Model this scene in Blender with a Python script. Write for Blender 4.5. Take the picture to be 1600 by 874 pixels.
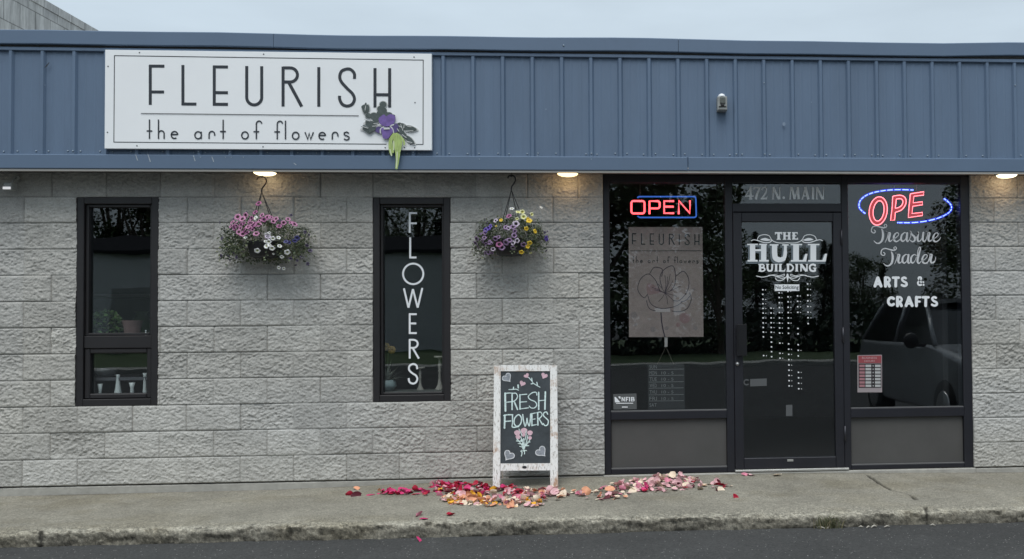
import bpy, math, random
import numpy as np
from mathutils import Vector, Matrix
for o in list(bpy.data.objects): bpy.data.objects.remove(o)
SC = bpy.context.scene
COL = SC.collection
R = math.radians
rnd = random.Random(7)

# ------------------------------------------------------------------ camera, world, sun, exposure
CX, CD, CH = 4.524134627, 7.248534622, 1.197571311          # camera: x, distance to the wall, height over the block base
YAW, PIT, ROL, FPX, PX, PY = 0.0704803, 0.0242570, 0.0087271, 1400.0, 1053.2, 474.51
cy_, sy_ = math.cos(YAW), math.sin(YAW); cp_, sp_ = math.cos(PIT), math.sin(PIT); cr_, sr_ = math.cos(ROL), math.sin(ROL)
FWD = Vector((sy_*cp_, cy_*cp_, sp_)); R0 = Vector((cy_, -sy_, 0)); U0 = R0.cross(FWD)
RT = cr_*R0 - sr_*U0; UP = sr_*R0 + cr_*U0
EYE = Vector((CX, -CD, CH))
cam = bpy.data.cameras.new('camera'); camo = bpy.data.objects.new('camera', cam); COL.objects.link(camo)
camo.matrix_world = Matrix(((RT.x, UP.x, -FWD.x, EYE.x), (RT.y, UP.y, -FWD.y, EYE.y), (RT.z, UP.z, -FWD.z, EYE.z), (0, 0, 0, 1)))
cam.sensor_width = 36; cam.lens = 36*FPX/1600; cam.shift_x = (800-PX)/1600; cam.shift_y = (PY-437)/1600
cam.clip_end = 2000; SC.camera = camo

world = bpy.data.worlds.new('World'); SC.world = world; world.use_nodes = True
nt = world.node_tree; nt.nodes.clear()
def N(nt, t, **k):
    n = nt.nodes.new(t)
    for a, b in k.items():
        if a in n.inputs.keys() if hasattr(n.inputs, 'keys') else False: n.inputs[a].default_value = b
        else: setattr(n, a, b)
    return n
sky = N(nt, 'ShaderNodeTexSky', sky_type='NISHITA'); sky.sun_disc = False
SUN_EL, SUN_AZ = R(60), R(190)
sky.sun_elevation = SUN_EL; sky.sun_rotation = SUN_AZ; sky.dust_density = 3
tc = N(nt, 'ShaderNodeTexCoord'); sep = N(nt, 'ShaderNodeSeparateXYZ'); nt.links.new(tc.outputs['Generated'], sep.inputs[0])
mr = N(nt, 'ShaderNodeMapRange'); mr.inputs['From Min'].default_value = 0.0; mr.inputs['From Max'].default_value = 1.0
mr.inputs['To Min'].default_value = 0.52; mr.inputs['To Max'].default_value = 1.5
nt.links.new(sep.outputs['Z'], mr.inputs['Value'])
cn = N(nt, 'ShaderNodeTexNoise'); cn.inputs['Scale'].default_value = 2.2; cn.inputs['Detail'].default_value = 5
cm = N(nt, 'ShaderNodeMapping'); cm.inputs['Scale'].default_value = (1, 1, 4)
nt.links.new(tc.outputs['Generated'], cm.inputs[0]); nt.links.new(cm.outputs[0], cn.inputs['Vector'])
cmr = N(nt, 'ShaderNodeMapRange'); cmr.inputs['From Min'].default_value = .35; cmr.inputs['From Max'].default_value = .7
cmr.inputs['To Min'].default_value = .86; cmr.inputs['To Max'].default_value = 1.1
nt.links.new(cn.outputs[0], cmr.inputs['Value'])
mu = N(nt, 'ShaderNodeMath', operation='MULTIPLY'); nt.links.new(mr.outputs[0], mu.inputs[0]); nt.links.new(cmr.outputs[0], mu.inputs[1])
vm = N(nt, 'ShaderNodeVectorMath', operation='SCALE'); vm.inputs[0].default_value = (6.35, 7.45, 8.3); nt.links.new(mu.outputs[0], vm.inputs['Scale'])
mx = N(nt, 'ShaderNodeMix', data_type='RGBA'); mx.inputs[0].default_value = .88
nt.links.new(sky.outputs[0], mx.inputs['A']); nt.links.new(vm.outputs[0], mx.inputs['B'])
bg = N(nt, 'ShaderNodeBackground'); bg.inputs['Strength'].default_value = .1; nt.links.new(mx.outputs['Result'], bg.inputs['Color'])
wo = N(nt, 'ShaderNodeOutputWorld'); nt.links.new(bg.outputs[0], wo.inputs[0])
sd = bpy.data.lights.new('sun', 'SUN'); sd.energy = 1.5; sd.angle = R(36); sd.color = (1, .97, .92)
so = bpy.data.objects.new('sun', sd); COL.objects.link(so)
# direction towards the sun: in front of the facade (-Y), a little to the left
so.rotation_euler = Vector((math.sin(R(-8))*math.cos(SUN_EL), -math.cos(R(-8))*math.cos(SUN_EL), math.sin(SUN_EL))).to_track_quat('Z', 'Y').to_euler()
SC.view_settings.view_transform = 'Standard'; SC.view_settings.look = 'None'
SC.view_settings.exposure = 0.32; SC.view_settings.gamma = 1
SC.cycles.max_bounces = 8; SC.cycles.transparent_max_bounces = 12; SC.cycles.use_denoising = True
SC.cycles.sample_clamp_indirect = 4

# ------------------------------------------------------------------ photo point -> place
def ray(u, v):
    a, b = u-PX, v-PY
    return (FWD + RT*(a/FPX) - UP*(b/FPX))
def at(u, v, Y):
    d = ray(u, v); t = (Y+CD)/d.y
    return EYE + d*t
def atz(u, v, fz):
    d = ray(u, v); z = -.05
    for _ in range(12):
        t = (z-CH)/d.z; p = EYE + d*t; z = fz(p.x, p.y)
    return Vector((p.x, p.y, z))
def plane(P0, Nn):
    def mp(u, v, off=0.0):
        d = ray(u, v); t = (P0-EYE).dot(Nn)/d.dot(Nn)
        return EYE + d*t + Nn*off
    return mp
def vplane(Y): return plane(Vector((0, Y, 0)), Vector((0, -1, 0)))
X_ = lambda u, v=500, Y=.03: at(u, v, Y).x
Z_ = lambda u, v, Y=.03: at(u, v, Y).z

# ------------------------------------------------------------------ mesh builder
class MB:
    def __init__(s): s.v = []; s.f = []; s.m = []; s.sm = []
    def add(s, vs, fs, mi=0, smooth=False):
        b = len(s.v); s.v += [tuple(p) for p in vs]
        for f in fs: s.f.append([b+i for i in f]); s.m.append(mi); s.sm.append(smooth)
        return s
    def box(s, x0, x1, y0, y1, z0, z1, mi=0, bev=0.0):
        x0, x1 = sorted((x0, x1)); y0, y1 = sorted((y0, y1)); z0, z1 = sorted((z0, z1))
        b = min(bev, (x1-x0)/2.01, (z1-z0)/2.01, (y1-y0)/2.01)
        if b <= 0:
            vs = [(x, y, z) for x in (x0, x1) for y in (y0, y1) for z in (z0, z1)]
            return s.add(vs, [(0, 1, 3, 2), (4, 6, 7, 5), (0, 4, 5, 1), (2, 3, 7, 6), (0, 2, 6, 4), (1, 5, 7, 3)], mi)
        # chamfer on the four front edges and the sides
        fr = [(x0+b, y0, z0+b), (x1-b, y0, z0+b), (x1-b, y0, z1-b), (x0+b, y0, z1-b)]
        md = [(x0, y0+b, z0), (x1, y0+b, z0), (x1, y0+b, z1), (x0, y0+b, z1)]
        bk = [(x0, y1, z0), (x1, y1, z0), (x1, y1, z1), (x0, y1, z1)]
        fs = [(0, 1, 2, 3), (11, 10, 9, 8)]
        for i in range(4):
            j = (i+1) % 4; fs += [(i, 4+i, 4+j, j), (4+i, 8+i, 8+j, 4+j)]
        return s.add(fr+md+bk, fs, mi)
    def prism(s, front, vec, mi=0):
        n = len(front); back = [Vector(p)+vec for p in front]
        fs = [tuple(range(n)), tuple(range(2*n-1, n-1, -1))]
        for i in range(n): j = (i+1) % n; fs.append((i, n+i, n+j, j))
        return s.add([Vector(p) for p in front]+back, fs, mi)
    def tube(s, pts, r, n=6, mi=0, caps=True):
        pts = [Vector(p) for p in pts]; k = len(pts)
        rs = r if isinstance(r, (list, tuple)) else [r]*k
        vs = []; fs = []; ref = None
        for i, p in enumerate(pts):
            t = (pts[min(i+1, k-1)]-pts[max(i-1, 0)]).normalized()
            if ref is None:
                ref = t.orthogonal().normalized()
            a = (ref - t*ref.dot(t)); a = a.normalized() if a.length > 1e-6 else t.orthogonal().normalized(); ref = a
            b = t.cross(a)
            for q in range(n):
                an = 2*math.pi*q/n; vs.append(p+(a*math.cos(an)+b*math.sin(an))*rs[i])
        for i in range(k-1):
            for q in range(n): q2 = (q+1) % n; fs.append((i*n+q, i*n+q2, (i+1)*n+q2, (i+1)*n+q))
        if caps: fs += [tuple(range(n-1, -1, -1)), tuple(range((k-1)*n, k*n))]
        return s.add(vs, fs, mi, True)
    def lathe(s, c, prof, n=20, mi=0, axis='z', smooth=True, cap=True):
        c = Vector(c); vs = []; fs = []
        for r, h in prof:
            for q in range(n):
                a = 2*math.pi*q/n
                vs.append(c + (Vector((r*math.cos(a), r*math.sin(a), h)) if axis == 'z' else Vector((r*math.cos(a), h, r*math.sin(a))) if axis == 'y' else Vector((h, r*math.cos(a), r*math.sin(a)))))
        for i in range(len(prof)-1):
            for q in range(n): q2 = (q+1) % n; fs.append((i*n+q, i*n+q2, (i+1)*n+q2, (i+1)*n+q))
        if cap: fs += [tuple(range(n-1, -1, -1)), tuple(range((len(prof)-1)*n, len(prof)*n))]
        return s.add(vs, fs, mi, smooth)
ORG = {}
def obj(name, mb, mats, parent=None):
    me = bpy.data.meshes.new(name)
    off = ORG.get(parent.name, Vector((0, 0, 0))) if parent else Vector((0, 0, 0))
    me.from_pydata([(a-off.x, b-off.y, c-off.z) for a, b, c in mb.v], [], mb.f)
    mats = mats if isinstance(mats, (list, tuple)) else [mats]
    for m in mats: me.materials.append(m)
    me.polygons.foreach_set('material_index', mb.m); me.polygons.foreach_set('use_smooth', mb.sm)
    me.update()
    o = bpy.data.objects.new(name, me); COL.objects.link(o)
    if parent: o.parent = parent; ORG[o.name] = off
    return o
def tag(o, label, cat, group=None, kind=None):
    o['label'] = label; o['category'] = cat
    if group: o['group'] = group
    if kind: o['kind'] = kind
    return o
def thing(name, label, cat, loc, group=None):
    o = bpy.data.objects.new(name, None); COL.objects.link(o); o.location = loc; o.empty_display_size = .1
    ORG[o.name] = Vector(loc); return tag(o, label, cat, group)

# ------------------------------------------------------------------ drawing on planes (photo pixels -> a real plane)
def arc(cx, cy, rx, ry, a0, a1, n=14):
    return [(cx+rx*math.cos(R(a0+(a1-a0)*i/n)), cy-ry*math.sin(R(a0+(a1-a0)*i/n))) for i in range(n+1)]
def spl(p, n=7, closed=False):
    out = []; k = len(p)
    g = (lambda i: p[i % k]) if closed else (lambda i: p[max(0, min(k-1, i))])
    for i in range(k if closed else k-1):
        a, b, c, d = g(i-1), g(i), g(i+1), g(i+2)
        for j in range(n):
            t = j/n
            out.append(tuple(.5*((2*b[q])+(-a[q]+c[q])*t+(2*a[q]-5*b[q]+4*c[q]-d[q])*t*t+(-a[q]+3*b[q]-3*c[q]+d[q])*t**3) for q in range(len(b))))
    if not closed: out.append(tuple(p[-1]))
    return out
class Ink:
    """ribbons and filled shapes lying on one plane, each a hair in front of the last"""
    def __init__(s, mp, off=.0015, step=.00008, A=None):
        s.mp, s.off, s.step, s.mb = mp, off, step, MB(); s.k = 0
        s.A = A or (lambda x, y: (x, y)); s.mi = 0
    def _o(s): s.k += 1; return s.off + s.k*s.step
    def line(s, pts, w, cap=None, close=False):
        P = [s.A(*p[:2]) for p in pts]
        sc = math.hypot(s.A(1, 0)[0]-s.A(0, 0)[0], s.A(1, 0)[1]-s.A(0, 0)[1])
        ws = [q*sc for q in ([w]*len(P) if not isinstance(w, (list, tuple)) else list(w))]
        # drop doubles
        Q = [P[0]]; W = [ws[0]]
        for p, q in zip(P[1:], ws[1:]):
            if math.hypot(p[0]-Q[-1][0], p[1]-Q[-1][1]) > 1e-3: Q.append(p); W.append(q)
        if len(Q) < 2: return s
        o = s._o(); n = len(Q); L = []; Rr = []
        for i in range(n):
            if close: a, b = Q[i-1], Q[(i+1) % n]
            else: a, b = Q[max(i-1, 0)], Q[min(i+1, n-1)]
            def un(p, q):
                dx, dy = q[0]-p[0], q[1]-p[1]; l = math.hypot(dx, dy) or 1; return dx/l, dy/l
            d0 = un(a, Q[i]) if a != Q[i] else un(Q[i], b); d1 = un(Q[i], b) if b != Q[i] else d0
            tx, ty = d0[0]+d1[0], d0[1]+d1[1]; l = math.hypot(tx, ty)
            if l < .3: tx, ty = d1; l = 1
            tx, ty = tx/l, ty/l; c = max(.55, tx*d1[0]+ty*d1[1]); h = W[i]/2/c
            L.append((Q[i][0]-ty*h, Q[i][1]+tx*h)); Rr.append((Q[i][0]+ty*h, Q[i][1]-tx*h))
        vs = [s.mp(*p, o) for p in L]+[s.mp(*p, o) for p in Rr]
        fs = [(i, i+1, n+i+1, n+i) for i in range(n-1)]
        if close: fs.append((n-1, 0, n, 2*n-1))
        s.mb.add(vs, fs, s.mi)
        if cap == 'r' and not close:
            for e, pr in ((0, 1), (-1, -2)):
                c = Q[e]; an = math.atan2(c[1]-Q[pr][1], c[0]-Q[pr][0]); h = W[e]/2
                s.mb.add([s.mp(c[0]+h*math.cos(an-math.pi/2+math.pi*i/8), c[1]+h*math.sin(an-math.pi/2+math.pi*i/8), o) for i in range(9)], [tuple(range(9))], s.mi)
        return s
    def fill(s, pts, thick=0):
        P = [s.A(*p) for p in pts]; o = s._o()
        if thick:
            fr = [s.mp(*p, o+thick) for p in P]; s.mb.prism(fr, (s.mp(*P[0], o)-fr[0]), s.mi)
        else: s.mb.add([s.mp(*p, o) for p in P], [tuple(range(len(P)))], s.mi)
        return s
    def disc(s, cx, cy, r, n=10, ry=None, thick=0):
        return s.fill(arc(cx, cy, r, ry or r, 0, 360-360/n, n-1), thick)
    def text(s, string, x0, y0, x1, y1, bold=0.0):
        cu = bpy.data.curves.new('t', 'FONT'); cu.body = string; cu.resolution_u = 3; cu.offset = bold
        t = bpy.data.objects.new('t', cu); COL.objects.link(t)
        dg = bpy.context.evaluated_depsgraph_get(); me = bpy.data.meshes.new_from_object(t.evaluated_get(dg))
        xs = [v.co.x for v in me.vertices]; ys = [v.co.y for v in me.vertices]
        ax, bx, ay, by = min(xs), max(xs), min(ys), max(ys); o = s._o()
        vs = []
        for v in me.vertices:
            p = s.A(x0+(v.co.x-ax)/(bx-ax)*(x1-x0), y1-(v.co.y-ay)/(by-ay)*(y1-y0)); vs.append(s.mp(*p, o))
        s.mb.add(vs, [tuple(p.vertices) for p in me.polygons], s.mi)
        bpy.data.objects.remove(t); bpy.data.curves.remove(cu); bpy.data.meshes.remove(me); return s
    def seg(s, x0, y0, x1, y1, w, cap=None): return s.line([(x0, y0), (x1, y1)], w, cap)

# ------------------------------------------------------------------ materials
def mat(name, col, rough=.7, metal=0, spec=.5, var=0, vscale=8, bump=0, bscale=40, emit=None, estr=0, stretch=(1, 1, 1), var2=0, v2scale=1.2, coat=0):
    m = bpy.data.materials.new(name); m.use_nodes = True; t = m.node_tree; b = t.nodes['Principled BSDF']
    b.inputs['Base Color'].default_value = (*col, 1); b.inputs['Roughness'].default_value = rough; b.inputs['Metallic'].default_value = metal
    b.inputs['Specular IOR Level'].default_value = spec; b.inputs['Coat Weight'].default_value = coat
    if emit: b.inputs['Emission Color'].default_value = (*emit, 1); b.inputs['Emission Strength'].default_value = estr
    if var or bump or var2:
        tcn = N(t, 'ShaderNodeTexCoord'); mp = N(t, 'ShaderNodeMapping'); mp.inputs['Scale'].default_value = stretch
        t.links.new(tcn.outputs['Object'], mp.inputs[0])
    if var or var2:
        last = None
        for a, sc in ((var, vscale), (var2, v2scale)):
            if not a: continue
            nz = N(t, 'ShaderNodeTexNoise'); nz.inputs['Scale'].default_value = sc; nz.inputs['Detail'].default_value = 6; nz.inputs['Roughness'].default_value = .65
            t.links.new(mp.outputs[0], nz.inputs['Vector'])
            r_ = N(t, 'ShaderNodeMapRange'); r_.inputs['From Min'].default_value = .28; r_.inputs['From Max'].default_value = .72
            r_.inputs['To Min'].default_value = 1-a; r_.inputs['To Max'].default_value = 1+a
            t.links.new(nz.outputs[0], r_.inputs['Value'])
            if last is None: last = r_.outputs[0]
            else:
                q = N(t, 'ShaderNodeMath', operation='MULTIPLY'); t.links.new(last, q.inputs[0]); t.links.new(r_.outputs[0], q.inputs[1]); last = q.outputs[0]
        s = N(t, 'ShaderNodeVectorMath', operation='SCALE'); s.inputs[0].default_value = col; t.links.new(last, s.inputs['Scale'])
        t.links.new(s.outputs[0], b.inputs['Base Color'])
    if bump:
        nb = N(t, 'ShaderNodeTexNoise'); nb.inputs['Scale'].default_value = bscale; nb.inputs['Detail'].default_value = 5
        t.links.new(mp.outputs[0], nb.inputs['Vector'])
        bp = N(t, 'ShaderNodeBump'); bp.inputs['Strength'].default_value = bump; bp.inputs['Distance'].default_value = .01
        t.links.new(nb.outputs[0], bp.inputs['Height']); t.links.new(bp.outputs[0], b.inputs['Normal'])
    return m
def emat(name, col, s):
    m = bpy.data.materials.new(name); m.use_nodes = True; t = m.node_tree; t.nodes.clear()
    e = N(t, 'ShaderNodeEmission'); e.inputs[0].default_value = (*col, 1); e.inputs[1].default_value = s
    o = N(t, 'ShaderNodeOutputMaterial'); t.links.new(e.outputs[0], o.inputs[0]); return m
def glass(name, tint, refl):
    m = bpy.data.materials.new(name); m.use_nodes = True; t = m.node_tree; t.nodes.clear()
    tr = N(t, 'ShaderNodeBsdfTransparent'); tr.inputs[0].default_value = (*tint, 1)
    gl = N(t, 'ShaderNodeBsdfGlossy'); gl.inputs['Roughness'].default_value = 0.0; gl.inputs[0].default_value = (.95, .98, 1, 1)
    lw = N(t, 'ShaderNodeLayerWeight'); lw.inputs[0].default_value = .5
    pw = N(t, 'ShaderNodeMath', operation='POWER'); pw.inputs[1].default_value = 4; t.links.new(lw.outputs['Facing'], pw.inputs[0])
    ad = N(t, 'ShaderNodeMath', operation='MULTIPLY_ADD'); ad.inputs[1].default_value = .8; ad.inputs[2].default_value = refl; t.links.new(pw.outputs[0], ad.inputs[0])
    # slight waviness of the pane
    tcn = N(t, 'ShaderNodeTexCoord'); nz = N(t, 'ShaderNodeTexNoise'); nz.inputs['Scale'].default_value = 1.6; t.links.new(tcn.outputs['Object'], nz.inputs['Vector'])
    bp = N(t, 'ShaderNodeBump'); bp.inputs['Strength'].default_value = .02; bp.inputs['Distance'].default_value = .05; t.links.new(nz.outputs[0], bp.inputs['Height']); t.links.new(bp.outputs[0], gl.inputs['Normal'])
    mxs = N(t, 'ShaderNodeMixShader'); t.links.new(ad.outputs[0], mxs.inputs[0]); t.links.new(tr.outputs[0], mxs.inputs[1]); t.links.new(gl.outputs[0], mxs.inputs[2])
    o = N(t, 'ShaderNodeOutputMaterial'); t.links.new(mxs.outputs[0], o.inputs[0]); return m

M_BLUE = mat('blue_paint', (.108, .160, .242), .5, var=.07, vscale=3, stretch=(3, 3, .5), var2=.06, v2scale=.7, bump=.10, bscale=1.6)
M_BLUED = mat('blue_trim', (.100, .150, .228), .5, var=.05, vscale=2)
M_SCREW = mat('screw', (.30, .36, .42), .45, .3)
M_SOFF = mat('soffit_grey', (.42, .41, .39), .7, var=.1)
M_FRAME = mat('dark_bronze', (.013, .0135, .019), .42, var=.15, vscale=5)
M_WFRAME = mat('dark_brown_frame', (.016, .0145, .016), .45, var=.15, vscale=5)
M_KICK = mat('charcoal_panel', (.068, .066, .064), .62, var=.12, vscale=3, bump=.05, bscale=120)
M_GLASS = glass('pane_glass', (.90, .92, .925), .066)
M_WHITE = mat('sign_white', (.86, .875, .89), .45, var=.02, vscale=3)
M_INK = mat('sign_ink', (.022, .028, .038), .5)
M_VINYL = mat('white_vinyl', (.80, .82, .84), .45)
M_VINYLG = mat('grey_vinyl', (.86, .88, .89), .5)
M_SHADOWV = mat('slate_vinyl', (.13, .16, .18), .5)
M_CONC = mat('foundation_concrete', (.34, .33, .30), .9, var=.18, vscale=9, bump=.3, bscale=60, var2=.12)
M_ALU = mat('aluminium', (.45, .45, .43), .45, .6, var=.15, vscale=20)
M_BLACK = mat('black_plastic', (.018, .018, .02), .5)
M_GREY = mat('grey_casting', (.30, .31, .30), .6, var=.2, vscale=30)
M_CHROME = mat('steel', (.5, .5, .5), .3, .9)

# split-face blocks: tint per block comes with the mesh, the rest is noise
def stone_mat():
    m = bpy.data.materials.new('split_face_block'); m.use_nodes = True; t = m.node_tree; b = t.nodes['Principled BSDF']
    b.inputs['Roughness'].default_value = .93; b.inputs['Specular IOR Level'].default_value = .2
    a = N(t, 'ShaderNodeVertexColor'); a.layer_name = 'tint'
    tcn = N(t, 'ShaderNodeTexCoord')
    def noise(s, d, lo, hi, f0=.3, f1=.7):
        n = N(t, 'ShaderNodeTexNoise'); n.inputs['Scale'].default_value = s; n.inputs['Detail'].default_value = d; n.inputs['Roughness'].default_value = .7
        t.links.new(tcn.outputs['Object'], n.inputs['Vector'])
        r = N(t, 'ShaderNodeMapRange'); r.inputs['From Min'].default_value = f0; r.inputs['From Max'].default_value = f1
        r.inputs['To Min'].default_value = lo; r.inputs['To Max'].default_value = hi; t.links.new(n.outputs[0], r.inputs['Value']); return r.outputs[0]
    q = N(t, 'ShaderNodeMath', operation='MULTIPLY'); t.links.new(noise(95, 3, .80, 1.16), q.inputs[0]); t.links.new(noise(7, 6, .88, 1.1), q.inputs[1])
    q2 = N(t, 'ShaderNodeMath', operation='MULTIPLY'); t.links.new(q.outputs[0], q2.inputs[0]); t.links.new(noise(.9, 4, .9, 1.08), q2.inputs[1])
    s = N(t, 'ShaderNodeVectorMath', operation='SCALE'); t.links.new(a.outputs[0], s.inputs[0]); t.links.new(q2.outputs[0], s.inputs['Scale'])
    t.links.new(s.outputs[0], b.inputs['Base Color'])
    n = N(t, 'ShaderNodeTexNoise'); n.inputs['Scale'].default_value = 150; n.inputs['Detail'].default_value = 4; t.links.new(tcn.outputs['Object'], n.inputs['Vector'])
    bp = N(t, 'ShaderNodeBump'); bp.inputs['Strength'].default_value = .7; bp.inputs['Distance'].default_value = .006
    t.links.new(n.outputs[0], bp.inputs['Height']); t.links.new(bp.outputs[0], b.inputs['Normal'])
    return m
M_STONE = stone_mat()

def ground_mat(name, base, speck, fine, spk_scale, spk_amt, patch, bump, light=None):
    m = bpy.data.materials.new(name); m.use_nodes = True; t = m.node_tree; b = t.nodes['Principled BSDF']
    b.inputs['Roughness'].default_value = .85; b.inputs['Specular IOR Level'].default_value = .3
    tcn = N(t, 'ShaderNodeTexCoord'); OB = tcn.outputs['Object']
    def noise(s, d, lo, hi, f0=.3, f1=.7):
        n = N(t, 'ShaderNodeTexNoise'); n.inputs['Scale'].default_value = s; n.inputs['Detail'].default_value = d; n.inputs['Roughness'].default_value = .7
        t.links.new(OB, n.inputs['Vector'])
        r = N(t, 'ShaderNodeMapRange'); r.inputs['From Min'].default_value = f0; r.inputs['From Max'].default_value = f1
        r.inputs['To Min'].default_value = lo; r.inputs['To Max'].default_value = hi; t.links.new(n.outputs[0], r.inputs['Value']); return r.outputs[0]
    q = N(t, 'ShaderNodeMath', operation='MULTIPLY'); t.links.new(noise(fine, 3, .62, 1.42), q.inputs[0]); t.links.new(noise(patch, 6, .8, 1.22), q.inputs[1])
    s = N(t, 'ShaderNodeVectorMath', operation='SCALE'); s.inputs[0].default_value = base; t.links.new(q.outputs[0], s.inputs['Scale'])
    vo = N(t, 'ShaderNodeTexVoronoi'); vo.inputs['Scale'].default_value = spk_scale; t.links.new(OB, vo.inputs['Vector'])
    sx = N(t, 'ShaderNodeSeparateColor'); t.links.new(vo.outputs['Color'], sx.inputs[0])
    g = N(t, 'ShaderNodeMath', operation='LESS_THAN'); g.inputs[1].default_value = spk_amt; t.links.new(sx.outputs[0], g.inputs[0])
    d = N(t, 'ShaderNodeMath', operation='LESS_THAN'); d.inputs[1].default_value = .34; t.links.new(vo.outputs['Distance'], d.inputs[0])
    gd = N(t, 'ShaderNodeMath', operation='MULTIPLY'); t.links.new(g.outputs[0], gd.inputs[0]); t.links.new(d.outputs[0], gd.inputs[1])
    mxn = N(t, 'ShaderNodeMix', data_type='RGBA'); mxn.inputs['B'].default_value = (*speck, 1)
    if light:    # a band of exposed aggregate along y = light[0]
        sp = N(t, 'ShaderNodeSeparateXYZ'); t.links.new(OB, sp.inputs[0])
        wob = N(t, 'ShaderNodeMath', operation='ADD'); t.links.new(sp.outputs[1], wob.inputs[0]); t.links.new(noise(3, 4, -.07, .07), wob.inputs[1])
        r = N(t, 'ShaderNodeMapRange'); r.inputs['From Min'].default_value = light[0]+light[1]; r.inputs['From Max'].default_value = light[0]
        r.inputs['To Min'].default_value = .06; r.inputs['To Max'].default_value = 1; t.links.new(wob.outputs[0], r.inputs['Value'])
        z = N(t, 'ShaderNodeMath', operation='MULTIPLY'); t.links.new(gd.outputs[0], z.inputs[0]); t.links.new(r.outputs[0], z.inputs[1]); gd = z
    t.links.new(gd.outputs[0], mxn.inputs[0]); t.links.new(s.outputs[0], mxn.inputs['A']); t.links.new(mxn.outputs['Result'], b.inputs['Base Color'])
    if light:
        vc = N(t, 'ShaderNodeVertexColor'); vc.layer_name = 'tint'; ml = N(t, 'ShaderNodeMix', data_type='RGBA', blend_type='MULTIPLY'); ml.inputs[0].default_value = 1
        t.links.new(mxn.outputs['Result'], ml.inputs['A']); t.links.new(vc.outputs[0], ml.inputs['B']); t.links.new(ml.outputs['Result'], b.inputs['Base Color'])
    n = N(t, 'ShaderNodeTexNoise'); n.inputs['Scale'].default_value = fine; n.inputs['Detail'].default_value = 4; t.links.new(OB, n.inputs['Vector'])
    bp = N(t, 'ShaderNodeBump'); bp.inputs['Strength'].default_value = bump; bp.inputs['Distance'].default_value = .008
    t.links.new(n.outputs[0], bp.inputs['Height']); t.links.new(bp.outputs[0], b.inputs['Normal'])
    return m
M_ASPH = ground_mat('asphalt', (.051, .051, .050), (.30, .29, .28), 75, 85, .03, 1.1, .8)
M_WALK = ground_mat('sidewalk_concrete', (.238, .222, .182), (.42, .38, .30), 90, 120, .22, 1.6, .6, light=(-1.14, .3))

# ------------------------------------------------------------------ noise for relief
NR = np.random.RandomState(5)
def vnoise(x, z, sx, sz, seed):
    T = np.random.RandomState(seed).rand(257, 257)
    a = x/sx; b = z/sz; i = np.floor(a).astype(int); j = np.floor(b).astype(int); fa = a-i; fb = b-j
    fa = fa*fa*(3-2*fa); fb = fb*fb*(3-2*fb); i %= 256; j %= 256
    return (T[i, j]*(1-fa)+T[i+1, j]*fa)*(1-fb)+(T[i, j+1]*(1-fa)+T[i+1, j+1]*fa)*fb
def facets(x, z, sx, sz, seed):
    """broken planes: each cell of a jittered lattice is a little tilted face"""
    q = np.random.RandomState(seed); T = q.rand(5, 257, 257)
    a = x/sx; b = z/sz; i0 = np.floor(a).astype(int); j0 = np.floor(b).astype(int)
    best = np.full(a.shape, 9.); h = np.zeros(a.shape)
    for di in (-1, 0, 1):
        for dj in (-1, 0, 1):
            i = i0+di; j = j0+dj; ii = i % 256; jj = j % 256
            dx = a-(i+T[0, ii, jj]); dz = b-(j+T[1, ii, jj]); d = dx*dx+dz*dz
            c = d < best; best = np.where(c, d, best)
            h = np.where(c, (T[2, ii, jj]-.5)+(T[3, ii, jj]-.5)*1.6*dx+(T[4, ii, jj]-.65)*2.2*dz, h)
    return h

# ================================================================== the setting
Mo = .2032                                                  # half a block / one course
street_mb = MB()
street_mb.add([(-400, -400, -.18), (400, -400, -.18), (400, 400, -.18), (-400, 400, -.18)], [(0, 1, 2, 3)])
street = obj('street', street_mb, M_ASPH); street['kind'] = 'structure'

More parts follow.
